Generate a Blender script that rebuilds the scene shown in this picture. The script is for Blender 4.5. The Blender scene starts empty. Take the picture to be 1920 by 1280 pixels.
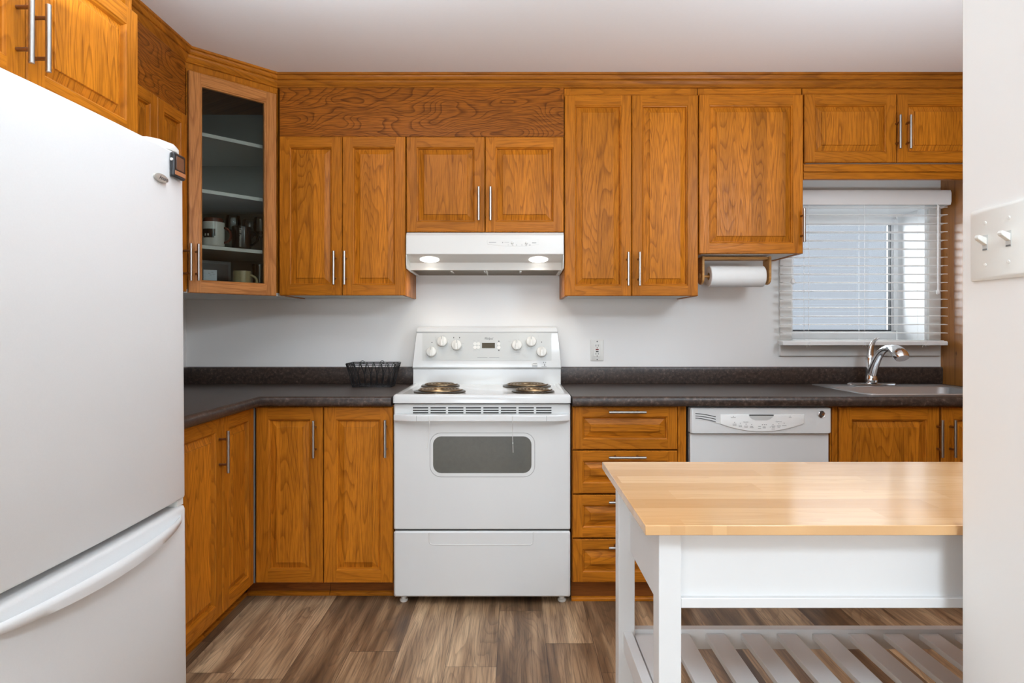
import bpy, bmesh, math, random
from mathutils import Vector, Matrix
random.seed(7)
PI = math.pi
S = bpy.context.scene
C = S.collection

# ------------------------------------------------------------------ camera
F, CX, HY, HC = 1150.0, 960.0, 618.0, 1.19      # focal length in pixels, principal point, eye height
cam = bpy.data.objects.new('camera', bpy.data.cameras.new('camera'))
C.objects.link(cam)
cam.location = (0, 0, HC)
cam.rotation_euler = (PI / 2, 0, 0)
cam.data.sensor_width = 36
cam.data.lens = 36 * F / 1920
cam.data.shift_y = -(640 - HY) / 1920
cam.data.clip_start = 0.02
S.camera = cam

# ------------------------------------------------------------------ light
W = bpy.data.worlds.new('sky'); S.world = W; W.use_nodes = True
bg = W.node_tree.nodes['Background']
bg.inputs['Color'].default_value = (0.94, 0.97, 1.0, 1)
bg.inputs['Strength'].default_value = 2.2
def area(name, loc, rot, sx, sy, power, col):
    l = bpy.data.lights.new(name, 'AREA'); l.shape = 'RECTANGLE'; l.size = sx; l.size_y = sy
    l.energy = power; l.color = col
    o = bpy.data.objects.new(name, l); C.objects.link(o); o.location = loc; o.rotation_euler = rot
    return o
COOL = (0.77, 0.89, 1.0)
area('daylight_patio_window', (-0.55, -6.45, 1.2), (PI / 2, 0, 0), 2.3, 2.0, 46, COOL)
area('daylight_side_window', (-1.66, -1.25, 1.4), (PI / 2, 0, -PI / 2), 1.5, 1.3, 2, COOL)
area('added_ceiling_fill', (-0.65, 1.35, 2.0), (PI, 0, 0), 0.9, 0.3, 18, COOL)  # added fill above the frame, bounced off the ceiling; no fixture hangs there
area('added_front_fill', (0.55, -0.6, 2.35), (math.radians(12), 0, 0), 0.4, 0.5, 20, COOL)  # added fill behind the camera to lift the island shelf and floor
area('added_hidden_up_fill', (1.40, 1.25, 1.20), (PI, 0, 0), 0.7, 0.5, 17, COOL)  # added fill hidden behind the near wall, brightens the ceiling; no real lamp
kl = area('added_left_corner_fill', (1.70, 0.80, 2.10), (0, 0, 0), 0.5, 0.5, 12, COOL)  # unseen fill added to brighten the left corner under the cabinets
kl.rotation_euler = (Vector((-1.2, 2.6, 0.9)) - kl.location).to_track_quat('-Z', 'Y').to_euler()
dl = area('daylight_outside', (0.9, 4.7, 2.0), (0, 0, 0), 1.6, 1.5, 80, (0.93, 0.97, 1.0))
dl.rotation_euler = (Vector((2.2, 3.40, 1.45)) - dl.location).to_track_quat('-Z', 'Y').to_euler()
vs = S.view_settings
S.display_settings.display_device = 'sRGB'
vs.view_transform = 'Standard'
try: vs.look = 'None'
except Exception: pass
vs.gamma = 1.0; vs.use_curve_mapping = False
vs.exposure = 0.72
S.cycles.max_bounces = 10
S.cycles.diffuse_bounces = 6
S.cycles.glossy_bounces = 4
S.cycles.transmission_bounces = 8
S.cycles.transparent_max_bounces = 12
S.cycles.caustics_reflective = False
S.cycles.caustics_refractive = False
S.cycles.sample_clamp_indirect = 4
try: S.cycles.use_denoising = True
except Exception: pass

def PX(px, d): return (px - CX) * d / F         # photo column at depth d -> world x
def PZ(py, d): return HC - (py - HY) * d / F    # photo row at depth d -> world z

# ------------------------------------------------------------------ materials
MATS = {}
class NT:
    def __init__(s, name):
        s.m = bpy.data.materials.new(name); s.m.use_nodes = True
        s.n = s.m.node_tree.nodes; s.l = s.m.node_tree.links
        s.b = s.n['Principled BSDF']; MATS[name] = s.m
    def new(s, t, **k):
        n = s.n.new(t)
        for a, v in k.items(): setattr(n, a, v)
        return n
    def put(s, sock, v):
        if isinstance(v, bpy.types.NodeSocket): s.l.new(v, sock)
        elif v is not None: sock.default_value = v
    def math(s, op, a, b=None, c=None):
        n = s.new('ShaderNodeMath', operation=op)
        s.put(n.inputs[0], a); s.put(n.inputs[1], b); s.put(n.inputs[2], c)
        return n.outputs[0]
    def xyz(s, x, y, z):
        n = s.new('ShaderNodeCombineXYZ')
        s.put(n.inputs[0], x); s.put(n.inputs[1], y); s.put(n.inputs[2], z)
        return n.outputs[0]
    def noise(s, vec, scale, detail=2, rough=.5, dist=0):
        n = s.new('ShaderNodeTexNoise'); s.put(n.inputs['Vector'], vec)
        n.inputs['Scale'].default_value = scale; n.inputs['Detail'].default_value = detail
        n.inputs['Roughness'].default_value = rough; n.inputs['Distortion'].default_value = dist
        return n.outputs[0]
    def white(s, v):
        n = s.new('ShaderNodeTexWhiteNoise', noise_dimensions='3D'); s.put(n.inputs[0], v)
        return n.outputs[0]
    def ramp(s, f, stops):
        n = s.new('ShaderNodeValToRGB'); s.put(n.inputs[0], f)
        e = n.color_ramp.elements
        while len(e) < len(stops): e.new(.5)
        for q, (p, c) in zip(e, stops):
            q.position = p; q.color = (*c, 1) if len(c) == 3 else c
        return n.outputs[0]
    def mix(s, f, a, b, mode='MIX'):
        n = s.new('ShaderNodeMix', data_type='RGBA', blend_type=mode)
        s.put(n.inputs[0], f); s.put(n.inputs[6], a); s.put(n.inputs[7], b)
        return n.outputs[2]
    def obj(s):
        n = s.new('ShaderNodeTexCoord'); q = s.new('ShaderNodeSeparateXYZ')
        s.l.new(n.outputs['Object'], q.inputs[0]); return n.outputs['Object'], q.outputs
    def rnd(s): return s.new('ShaderNodeObjectInfo').outputs['Random']
    def bump(s, h, strength, dist=.001):
        n = s.new('ShaderNodeBump'); n.inputs['Strength'].default_value = strength
        n.inputs['Distance'].default_value = dist; s.put(n.inputs['Height'], h)
        s.l.new(n.outputs[0], s.b.inputs['Normal'])
    def set(s, **k):
        for a, v in k.items(): s.put(s.b.inputs[a.replace('_', ' ')], v)
        return s.m

def plain(name, col, rough=.5, metal=0, spec=.5, coat=0, vary=.03, vscale=9):
    t = NT(name); o, q = t.obj()
    f = t.noise(o, vscale, 3)
    c = t.mix(f, tuple(x * (1 - vary) for x in col) + (1,), tuple(min(1, x * (1 + vary)) for x in col) + (1,))
    t.set(Base_Color=c, Roughness=rough, Metallic=metal)
    t.b.inputs['Specular IOR Level'].default_value = spec
    t.b.inputs['Coat Weight'].default_value = coat
    return t.m

def oak(name, axis, base, dark, rings=18, wave=9, strips=0, contrast=1.0, stretch=.11):
    t = NT(name); o, q = t.obj(); r = t.rnd()
    if axis == 'Z': along, across = q[2], t.math('ADD', q[0], t.math('MULTIPLY', q[1], .22))
    else: along, across = t.math('ADD', q[0], q[1]), t.math('ADD', q[2], t.math('MULTIPLY', q[1], .22))
    ro = t.math('MULTIPLY', r, 31.7)
    a2 = t.math('ADD', across, ro)
    sh = t.math('MULTIPLY', r, 17.0)
    if strips:
        st = t.white(t.xyz(t.math('FLOOR', t.math('DIVIDE', a2, strips)), 0.0, ro))
        sh = t.math('ADD', sh, t.math('MULTIPLY', st, 9.0))
    vec = t.xyz(a2, t.math('MULTIPLY', along, stretch), sh)
    n = t.noise(vec, wave, 1.6, .45)
    ring = t.math('FRACT', t.math('MULTIPLY', n, float(rings)))
    lines = t.ramp(ring, [(0, (1, 1, 1)), (.10, (.70,) * 3), (.30, (.12,) * 3), (.93, (0, 0, 0)), (1, (.9,) * 3)])
    fine = t.noise(t.xyz(t.math('MULTIPLY', a2, 290.0), t.math('MULTIPLY', along, 11.0), ro), 1.0, 2, .6)
    pores = t.ramp(fine, [(.47, (0, 0, 0)), (.60, (1, 1, 1))])
    tone = t.noise(t.xyz(t.math('MULTIPLY', a2, 16.0), t.math('MULTIPLY', along, 1.2), ro), 1.0, 2)
    c = t.mix(t.ramp(tone, [(.3, (0, 0, 0)), (.7, (1, 1, 1))]), tuple(x * .86 for x in base) + (1,), tuple(x * 1.12 for x in base) + (1,))
    broken = t.math('MULTIPLY', lines, t.math('ADD', .45, t.math('MULTIPLY', fine, .75)))
    c = t.mix(t.math('MULTIPLY', broken, .66 * contrast), c, dark + (1,))
    c = t.mix(t.math('MULTIPLY', pores, .40 * contrast), c, dark + (1,))
    tn = t.math('ADD', .92, t.math('MULTIPLY', r, .14))
    if strips: tn = t.math('MULTIPLY', tn, t.math('ADD', .88, t.math('MULTIPLY', st, .24)))
    hs = t.new('ShaderNodeHueSaturation'); t.put(hs.inputs['Value'], tn); t.put(hs.inputs['Color'], c)
    t.set(Base_Color=hs.outputs[0], Roughness=t.math('ADD', .30, t.math('MULTIPLY', pores, .12)))
    t.b.inputs['Specular IOR Level'].default_value = .13
    t.bump(t.math('ADD', t.math('MULTIPLY', pores, -.6), t.math('MULTIPLY', lines, -.4)), .12, .0006)
    return t.m

OB, OD = (.475, .155, .011), (.165, .045, .003)
oak('oak_v', 'Z', OB, OD, contrast=.8)
oak('oak_h', 'X', OB, OD, contrast=.8)
oak('oak_panel_v', 'Z', (.50, .166, .012), OD, rings=24, wave=8, strips=.075, contrast=1.05)
oak('oak_panel_h', 'X', (.49, .161, .011), OD, rings=22, wave=8, strips=.07)
oak('oak_veneer_h', 'X', (.33, .10, .010), (.070, .017, .002), rings=30, wave=6.0, contrast=1.35, stretch=.36)
oak('oak_crown', 'X', (.38, .125, .012), (.17, .05, .006), rings=7, wave=8)
oak('oak_pink', 'Z', (.53, .215, .062), (.24, .08, .018), rings=12)
oak('oak_pink_h', 'X', (.53, .215, .062), (.24, .08, .018), rings=12)
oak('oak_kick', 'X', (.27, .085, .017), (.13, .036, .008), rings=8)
oak('oak_light', 'X', (.60, .33, .12), (.36, .16, .04), rings=9)

t = NT('pine'); o, q = t.obj()
ac = t.math('ADD', q[0], q[1]); pl = t.math('FLOOR', t.math('DIVIDE', ac, .105))
n = t.noise(t.xyz(t.math('MULTIPLY', ac, 9.0), t.math('MULTIPLY', q[2], .8), t.math('MULTIPLY', pl, 3.3)), 1.0, 2)
ln = t.ramp(t.math('FRACT', t.math('MULTIPLY', n, 8.0)), [(0, (1, 1, 1)), (.3, (.2,) * 3), (1, (0, 0, 0))])
c = t.mix(t.math('MULTIPLY', ln, .5), (.40, .165, .042, 1), (.24, .08, .017, 1))
v = t.new('ShaderNodeTexVoronoi'); t.put(v.inputs['Vector'], t.xyz(t.math('MULTIPLY', ac, 1.6), t.math('MULTIPLY', q[2], .9), 0.0)); v.inputs['Scale'].default_value = 6
kn = t.ramp(v.outputs['Distance'], [(.03, (1, 1, 1)), (.09, (0, 0, 0))])
c = t.mix(kn, c, (.10, .03, .008, 1))
fr = t.math('FRACT', t.math('DIVIDE', ac, .105))
seam = t.math('LESS_THAN', fr, .03)
c = t.mix(seam, c, (.07, .022, .006, 1))
t.set(Base_Color=c, Roughness=.28)

t = NT('floor_planks'); o, q = t.obj()
PW, PL = .182, 1.22
col = t.math('FLOOR', t.math('DIVIDE', t.math('ADD', q[0], .055), PW))
cr = t.white(t.xyz(col, 3.0, 1.0))
yy = t.math('ADD', t.math('DIVIDE', q[1], PL), cr)
row = t.math('FLOOR', yy)
idr = t.white(t.xyz(col, row, 7.0)); id2 = t.white(t.xyz(col, row, 19.0))
vec = t.xyz(t.math('ADD', q[0], t.math('MULTIPLY', idr, 13.0)), t.math('MULTIPLY', q[1], .14), t.math('MULTIPLY', id2, 21.0))
n = t.noise(vec, 6.0, 2.2, .5, .4)
fine0 = t.noise(t.xyz(t.math('MULTIPLY', q[0], 120.0), t.math('MULTIPLY', q[1], 9.0), idr), 1.0, 3, .6)
ln = t.ramp(t.math('FRACT', t.math('MULTIPLY', n, 23.0)), [(0, (1, 1, 1)), (.12, (.7,) * 3), (.38, (.12,) * 3), (.93, (0, 0, 0)), (1, (.8,) * 3)])
fine = t.noise(t.xyz(t.math('MULTIPLY', q[0], 200.0), t.math('MULTIPLY', q[1], 6.0), idr), 1.0, 3, .6)
blot = t.noise(t.xyz(t.math('MULTIPLY', q[0], 17.0), t.math('MULTIPLY', q[1], 1.5), t.math('MULTIPLY', id2, 9.0)), 1.0, 2)
f = t.math('ADD', t.math('MULTIPLY', t.math('SUBTRACT', idr, .5), .30), blot)
base = t.ramp(f, [(.20, (.072, .038, .020)), (.42, (.215, .124, .064)), (.58, (.40, .25, .138)), (.80, (.66, .455, .27))])
c = t.mix(t.math('MULTIPLY', t.math('MULTIPLY', ln, t.math('ADD', .3, fine0)), .46), base, (.065, .038, .026, 1))
c = t.mix(t.math('MULTIPLY', t.ramp(fine, [(.46, (0, 0, 0)), (.64, (1, 1, 1))]), .46), c, (.05, .032, .024, 1))
fx = t.math('FRACT', t.math('DIVIDE', t.math('ADD', q[0], .055), PW)); fy = t.math('FRACT', yy)
seam = t.math('MAXIMUM', t.math('LESS_THAN', fx, .012), t.math('LESS_THAN', fy, .0018))
c = t.mix(t.math('MULTIPLY', seam, .75), c, (.03, .018, .012, 1))
t.set(Base_Color=c, Roughness=t.math('ADD', .36, t.math('MULTIPLY', fine, .12)))
t.bump(t.math('SUBTRACT', fine, seam), .10, .0006)

t = NT('butcher_block'); o, q = t.obj()
SWD = .064
ro = t.math('FLOOR', t.math('ADD', t.math('DIVIDE', q[1], SWD), .4)); rr = t.white(t.xyz(ro, 2.0, 5.0))
sx = t.math('ADD', t.math('DIVIDE', q[0], .56), t.math('MULTIPLY', rr, 3.0)); cl = t.math('FLOOR', sx)
idr = t.white(t.xyz(ro, cl, 1.0))
n = t.noise(t.xyz(t.math('MULTIPLY', q[0], 1.1), t.math('MULTIPLY', q[1], 14.0), t.math('MULTIPLY', idr, 20.0)), 1.6, 2, .5)
ln = t.ramp(t.math('FRACT', t.math('MULTIPLY', n, 7.0)), [(0, (1, 1, 1)), (.4, (.2,) * 3), (1, (0, 0, 0))])
base = t.ramp(idr, [(0, (.56, .31, .13)), (.5, (.65, .38, .17)), (1, (.72, .45, .22))])
c = t.mix(t.math('MULTIPLY', ln, .32), base, (.50, .25, .095, 1))
fine = t.noise(t.xyz(t.math('MULTIPLY', q[0], 9.0), t.math('MULTIPLY', q[1], 260.0), idr), 1.0, 2)
c = t.mix(t.math('MULTIPLY', t.ramp(fine, [(.5, (0, 0, 0)), (.75, (1, 1, 1))]), .16), c, (.38, .18, .07, 1))
t.set(Base_Color=c, Roughness=.20)
t.b.inputs['Coat Weight'].default_value = .35; t.b.inputs['Coat Roughness'].default_value = .12

t = NT('laminate'); o, q = t.obj()
n1 = t.noise(o, 62, 5, .75); n2 = t.noise(o, 14, 4, .6, 1.0)
c = t.ramp(n1, [(.30, (.010, .007, .006)), (.48, (.034, .022, .017)), (.60, (.078, .052, .040)), (.74, (.24, .18, .15))])
c = t.mix(t.ramp(n2, [(.4, (0, 0, 0)), (.65, (1, 1, 1))]), c, t.mix(.5, c, (.055, .034, .025, 1)))
t.set(Base_Color=c, Roughness=t.math('ADD', .30, t.math('MULTIPLY', n1, .15)))
t.bump(n1, .12, .0005)

t = NT('wall_paint'); o, q = t.obj()
n = t.noise(o, 160, 3); c = t.mix(t.noise(o, 2.0, 2), (.83, .82, .80, 1), (.86, .85, .83, 1))
t.set(Base_Color=c, Roughness=.55); t.bump(n, .05, .0008)
t = NT('ceiling_paint'); o, q = t.obj()
n = t.noise(o, 120, 4, .65); c = t.mix(n, (.87, .865, .855, 1), (.90, .895, .885, 1))
t.set(Base_Color=c, Roughness=.8); t.bump(n, .25, .0015)

plain('enamel', (.68, .685, .675), .16, coat=.25, vary=.01)
t = NT('fridge_white'); o, q = t.obj()
n = t.noise(o, 260, 3, .6); t.set(Base_Color=t.mix(n, (.74, .745, .745, 1), (.78, .785, .785, 1)), Roughness=.33); t.bump(n, .06, .0008)
plain('panel_grey_white', (.55, .555, .535), .35, vary=.01)
plain('trim_white', (.80, .795, .77), .30, vary=.01)
plain('island_white', (.73, .735, .735), .38, vary=.015)
plain('plastic_white', (.76, .75, .71), .35, vary=.01)
plain('hood_white', (.77, .76, .72), .25, vary=.01)
plain('blind_white', (.88, .88, .87), .35, vary=.01)
plain('melamine_white', (.72, .71, .67), .45, vary=.02)
plain('cabinet_inside_shade', (.40, .41, .37), .5, vary=.05)  # lining is white melamine; this grey paints in the shade behind the glass
plain('shelf_white', (.80, .80, .77), .4, vary=.02)
plain('steel_brushed', (.44, .42, .395), .32, metal=1, vary=.04, vscale=40)
plain('bronze_post', (.30, .20, .13), .35, metal=1)
plain('chrome', (.82, .83, .84), .06, metal=1, vary=.01)
plain('sink_steel', (.50, .505, .51), .30, metal=.75, vary=.03)
plain('badge_metal', (.50, .48, .44), .3, metal=.4)
plain('black_gap', (.012, .011, .010), .6)
plain('black_wire', (.012, .012, .013), .35)
plain('black_plastic', (.018, .018, .020), .28)
plain('dark_ink', (.05, .05, .05), .5)
plain('grey_ink', (.28, .28, .27), .5)
plain('pale_ink', (.42, .42, .41), .5)
plain('coil', (.27, .19, .11), .32, metal=.85)
plain('drip_pan', (.060, .042, .026), .30, metal=.6, vary=.12)
plain('display_glass', (.075, .062, .04), .12)
plain('filter_mesh', (.16, .12, .075), .45, metal=.6, vary=.2, vscale=120)
plain('paper', (.84, .84, .82), .9, vary=.02, vscale=40)
plain('screen_brown', (.16, .075, .045), .15, vary=.25, vscale=30)
plain('screen_orange', (.42, .17, .08), .3)
plain('mug_white', (.72, .71, .67), .2)
plain('mug_brown', (.11, .030, .020), .25)
plain('mug_black', (.012, .011, .011), .18)
plain('mug_khaki', (.42, .36, .20), .3)
plain('box_grey', (.10, .11, .115), .3)
plain('card_blue_white', (.66, .72, .80), .5)
plain('red_button', (.16, .012, .010), .4)
plain('sash_white', (.88, .89, .90), .3, vary=.01)
plain('siding', (.155, .168, .187), .7, vary=.02)
plain('edge_strip_grey', (.17, .17, .165), .4)
plain('gasket', (.05, .055, .06), .6)

t = NT('cabinet_glass')
tr = t.new('ShaderNodeBsdfTransparent'); tr.inputs[0].default_value = (.74, .76, .74, 1)  # grey tint added to darken the cabinet interior further
gl = t.new('ShaderNodeBsdfGlossy'); gl.inputs['Roughness'].default_value = .02
fr = t.new('ShaderNodeFresnel'); fr.inputs[0].default_value = 1.22
mx = t.new('ShaderNodeMixShader'); t.l.new(fr.outputs[0], mx.inputs[0]); t.l.new(tr.outputs[0], mx.inputs[1]); t.l.new(gl.outputs[0], mx.inputs[2])
t.l.new(mx.outputs[0], t.n['Material Output'].inputs['Surface'])
def glassy(name, tint, rough=.02, ior=1.45):
    t = NT(name)
    tr = t.new('ShaderNodeBsdfTransparent'); tr.inputs[0].default_value = tint + (1,)
    gl = t.new('ShaderNodeBsdfGlossy'); gl.inputs['Roughness'].default_value = rough
    fr = t.new('ShaderNodeFresnel'); fr.inputs[0].default_value = ior
    mx = t.new('ShaderNodeMixShader'); t.l.new(fr.outputs[0], mx.inputs[0]); t.l.new(tr.outputs[0], mx.inputs[1]); t.l.new(gl.outputs[0], mx.inputs[2])
    t.l.new(mx.outputs[0], t.n['Material Output'].inputs['Surface'])
glassy('window_glass', (.93, .95, .96))
glassy('clear_glass', (.88, .90, .90), ior=1.6)
t = NT('oven_glass'); o, q = t.obj()
c = t.mix(t.noise(o, 60, 4, .7), (.060, .060, .048, 1), (.085, .083, .068, 1))
t.set(Base_Color=c, Roughness=.10); t.b.inputs['Coat Weight'].default_value = .5
t = NT('hood_lens'); t.b.inputs['Emission Color'].default_value = (1, .97, .90, 1); t.b.inputs['Emission Strength'].default_value = 1.8

# ------------------------------------------------------------------ mesh tools
class MB:
    def __init__(s): s.v = []; s.f = []; s.m = []
    def add(s, vs_, fs, mi=0):
        b = len(s.v); s.v += [tuple(p) for p in vs_]
        for k, f in enumerate(fs):
            s.f.append([b + i for i in f]); s.m.append(mi[k] if isinstance(mi, (list, tuple)) else mi)
        return s
    def box(s, x0, x1, y0, y1, z0, z1, mi=0, bottom=None):
        p = [(x, y, z) for z in (z0, z1) for y in (y0, y1) for x in (x0, x1)]
        f = [(0, 2, 3, 1), (4, 5, 7, 6), (0, 1, 5, 4), (2, 6, 7, 3), (0, 4, 6, 2), (1, 3, 7, 5)]
        return s.add(p, f, [mi if bottom is None else bottom] + [mi] * 5)
    def prism(s, pts, axis, a, b, mi=0):
        """polygon pts (2D) extruded along axis from a to b.  'x': pts=(y,z); 'y': pts=(x,z); 'z': pts=(x,y)"""
        def P(p, t): return {'x': (t, p[0], p[1]), 'y': (p[0], t, p[1]), 'z': (p[0], p[1], t)}[axis]
        n = len(pts); vv = [P(p, a) for p in pts] + [P(p, b) for p in pts]
        f = [list(range(n))[::-1], list(range(n, 2 * n))] + [(i, (i + 1) % n, n + (i + 1) % n, n + i) for i in range(n)]
        return s.add(vv, f, mi)
    def tube(s, pts, r, seg=10, closed=False, mi=0, flat=None):
        pts = [Vector(p) for p in pts]; n = len(pts)
        rs = r if isinstance(r, (list, tuple)) else [r] * n
        up = None; rings = []
        for i, p in enumerate(pts):
            a = pts[(i - 1) % n] if (i > 0 or closed) else p
            b = pts[(i + 1) % n] if (i < n - 1 or closed) else p
            d = (b - a).normalized()
            if up is None:
                up = Vector((0, 0, 1)) if abs(d.z) < .9 else Vector((1, 0, 0))
            u = (up - d * up.dot(d))
            u = u.normalized() if u.length > 1e-6 else d.orthogonal().normalized()
            w = d.cross(u); up = u
            fl = flat if flat else 1
            rings.append([p + (u * math.cos(t) + w * math.sin(t) * fl) * rs[i] for t in [2 * PI * k / seg for k in range(seg)]])
        vv = [q for rg in rings for q in rg]; f = []
        m = n if closed else n - 1
        for i in range(m):
            j = (i + 1) % n
            for k in range(seg):
                k2 = (k + 1) % seg
                f.append((i * seg + k, i * seg + k2, j * seg + k2, j * seg + k))
        if not closed:
            f.append(list(range(seg))[::-1]); f.append([(n - 1) * seg + k for k in range(seg)])
        return s.add(vv, f, mi)
    def lathe(s, prof, c=(0, 0, 0), seg=32, axis='z', mi=0, cap=True):
        vv = []; n = len(prof)
        for r, h in prof:
            for k in range(seg):
                t = 2 * PI * k / seg; a, b = r * math.cos(t), r * math.sin(t)
                vv.append({'z': (c[0] + a, c[1] + b, c[2] + h), 'y': (c[0] + a, c[1] + h, c[2] + b), 'x': (c[0] + h, c[1] + a, c[2] + b)}[axis])
        f = []
        for i in range(n - 1):
            for k in range(seg):
                k2 = (k + 1) % seg
                f.append((i * seg + k, i * seg + k2, (i + 1) * seg + k2, (i + 1) * seg + k))
        if cap:
            if prof[0][0] > 1e-6: f.append(list(range(seg))[::-1])
            if prof[-1][0] > 1e-6: f.append([(n - 1) * seg + k for k in range(seg)])
        return s.add(vv, f, mi)
    def loops(s, loops, mi=0, cap0=False, cap1=False, mats=None):
        n = len(loops[0]); vv = [p for l in loops for p in l]; f = []; mm = []
        for i in range(len(loops) - 1):
            for k in range(n):
                k2 = (k + 1) % n
                f.append((i * n + k, i * n + k2, (i + 1) * n + k2, (i + 1) * n + k)); mm.append(mats[i] if mats else mi)
        if cap0: f.append(list(range(n))[::-1]); mm.append(mats[0] if mats else mi)
        if cap1: f.append([(len(loops) - 1) * n + k for k in range(n)]); mm.append(mats[-1] if mats else mi)
        return s.add(vv, f, mm)
    def text(s, body, size, M, shear=0, mi=0, ext=.0002, width=None):
        cu = bpy.data.curves.new('lettering', 'FONT'); cu.body = body; cu.size = size; cu.shear = shear
        cu.align_x = 'CENTER'; cu.align_y = 'CENTER'; cu.extrude = ext; cu.resolution_u = 2
        o = bpy.data.objects.new('lettering', cu); me = bpy.data.meshes.new_from_object(o)
        k = 1
        if width:
            xs = [v.co.x for v in me.vertices]; k = width / (max(xs) - min(xs))
        s.add([M @ Vector((v.co.x * k, v.co.y, v.co.z)) for v in me.vertices], [list(p.vertices) for p in me.polygons], mi)
        bpy.data.objects.remove(o); bpy.data.curves.remove(cu); bpy.data.meshes.remove(me)
        return s
    def build(s, name, mats, parent=None, world=False, bevel=0, smooth=True, bseg=2, angle=35):
        vs_ = s.v
        if world and parent is not None:
            Mi = mw(parent).inverted(); vs_ = [Mi @ Vector(p) for p in s.v]
        me = bpy.data.meshes.new(name); me.from_pydata([tuple(p) for p in vs_], [], s.f)
        for m in (mats if isinstance(mats, (list, tuple)) else [mats]): me.materials.append(MATS[m])
        for p, mi in zip(me.polygons, s.m): p.material_index = mi
        bm = bmesh.new(); bm.from_mesh(me); bmesh.ops.recalc_face_normals(bm, faces=bm.faces); bm.to_mesh(me); bm.free()
        if smooth:
            for p in me.polygons: p.use_smooth = True
            me.set_sharp_from_angle(angle=math.radians(angle))
        o = bpy.data.objects.new(name, me); C.objects.link(o)
        if parent is not None: o.parent = parent
        if bevel:
            b = o.modifiers.new('bevel', 'BEVEL'); b.width = bevel; b.segments = bseg
            b.limit_method = 'ANGLE'; b.angle_limit = math.radians(40); b.harden_normals = False
        return o
def mw(o):
    M = Matrix.Translation(o.location) @ o.rotation_euler.to_matrix().to_4x4()
    return (mw(o.parent) @ M) if o.parent else M
def tag(o, label, cat, group=None):
    o['label'] = label; o['category'] = cat
    if group: o['group'] = group
    return o
def thing(name, label, cat, loc=(0, 0, 0), rz=0, group=None):
    o = bpy.data.objects.new(name, None); C.objects.link(o); o.location = loc; o.rotation_euler = (0, 0, rz)
    o.empty_display_size = .05
    return tag(o, label, cat, group)
def struct(name, mb, mats, label=None, **k):
    o = mb.build(name, mats, None, **k); o['kind'] = 'structure'
    if label: o['label'] = label
    return o
def rrect(x0, x1, z0, z1, r, n=6):
    out = []
    for cx_, cz, a0 in ((x1 - r, z1 - r, 0), (x0 + r, z1 - r, 90), (x0 + r, z0 + r, 180), (x1 - r, z0 + r, 270)):
        for k in range(n + 1):
            a = math.radians(a0 + 90 * k / n); out.append((cx_ + r * math.cos(a), cz + r * math.sin(a)))
    return out
def sweep(mb, path, prof, mi=0, caps=True):
    """path: 2D points; prof: (offset to the right of travel, z).  Mitred."""
    n = len(path); loops = []
    for i, p in enumerate(path):
        p = Vector(p)
        d0 = (p - Vector(path[i - 1])).normalized() if i else None
        d1 = (Vector(path[i + 1]) - p).normalized() if i < n - 1 else None
        d0 = d0 or d1; d1 = d1 or d0
        n0, n1 = Vector((d0.y, -d0.x)), Vector((d1.y, -d1.x))
        m = (n0 + n1); m = m / (1 + n0.dot(n1))
        loops.append([(p.x + m.x * o_, p.y + m.y * o_, z) for o_, z in prof])
    mb.loops(loops, mi, cap0=caps, cap1=caps)
    return mb

# ------------------------------------------------------------------ room
YW, XL, XR, ZC = 3.276, -1.74, 2.29, 2.42
YB = -6.5
WX0, WX1, WZ0, WZ1 = 1.487, 2.216, 1.135, 1.850     # opening of the sink window
struct('floor', MB().box(XL - .1, XR + .1, YB - .1, YW + .1, -.06, 0), 'floor_planks', smooth=False)
struct('ceiling', MB().box(XL - .1, XR + .1, YB - .1, YW + .3, ZC, ZC + .06), 'ceiling_paint', smooth=False)
m = MB()
m.box(XL - .1, WX0, YW, YW + .26, 0, ZC); m.box(WX1, XR + .1, YW, YW + .26, 0, ZC)
m.box(WX0, WX1, YW, YW + .26, 0, WZ0); m.box(WX0, WX1, YW, YW + .26, WZ1, ZC)
struct('wall_back', m, 'wall_paint', smooth=False)
m = MB()
m.box(XL - .1, XL, -.55, YW, 0, ZC); m.box(XL - .1, XL, YB, -2.0, 0, ZC)
m.box(XL - .1, XL, -2.0, -.55, 0, .72); m.box(XL - .1, XL, -2.0, -.55, 2.1, ZC)
struct('wall_left', m, 'wall_paint', smooth=False)
struct('wall_right', MB().box(XR, XR + .1, YB, YW, 0, ZC), 'pine', smooth=False)
m = MB(); XN, YN = .774, 1.056
m.box(XN, XN + .115, YB, YN, 0, ZC)
struct('wall_near', m, 'wall_paint', bevel=.004)
m = MB()
m.box(XL, -1.75 + .02, YB - .1, YB, 0, ZC); m.box(.65, XR, YB - .1, YB, 0, ZC)
m.box(XL, .65, YB - .1, YB, 2.28, ZC); m.box(XL, .65, YB - .1, YB, 0, .3)
struct('wall_rear', m, 'wall_paint', smooth=False)
# sink window: casing, deep jambs, sash, glass
m = MB()
cw = .062
m.box(WX0 - cw, WX0, YW - .016, YW, WZ0, WZ1 + .065); m.box(WX1, WX1 + cw, YW - .016, YW, WZ0, WZ1 + .065)
m.box(WX0, WX1, YW - .016, YW, WZ1, WZ1 + .065)
w1 = struct('window_1', m, 'trim_white', bevel=.003)
def wpart(name, mb, mat, **k):
    o = mb.build(name, mat, w1, **k); return o
wpart('window_sill', MB().box(WX0 - cw - .008, WX1 + cw, YW - .045, YW, WZ0 - .022, WZ0).box(WX0 + .0005, WX1 - .0005, YW, YW + .235, WZ0 - .01, WZ0 + .0005).box(WX0 - cw, WX1 + cw, YW - .016, YW, WZ0 - .085, WZ0 - .022), 'trim_white', bevel=.003)
m = MB(); YG = YW + .235
m.box(WX0, WX0 + .012, YW, YG, WZ0, WZ1); m.box(WX1 - .012, WX1, YW, YG, WZ0, WZ1); m.box(WX0, WX1, YW, YG, WZ1 - .012, WZ1)
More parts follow.
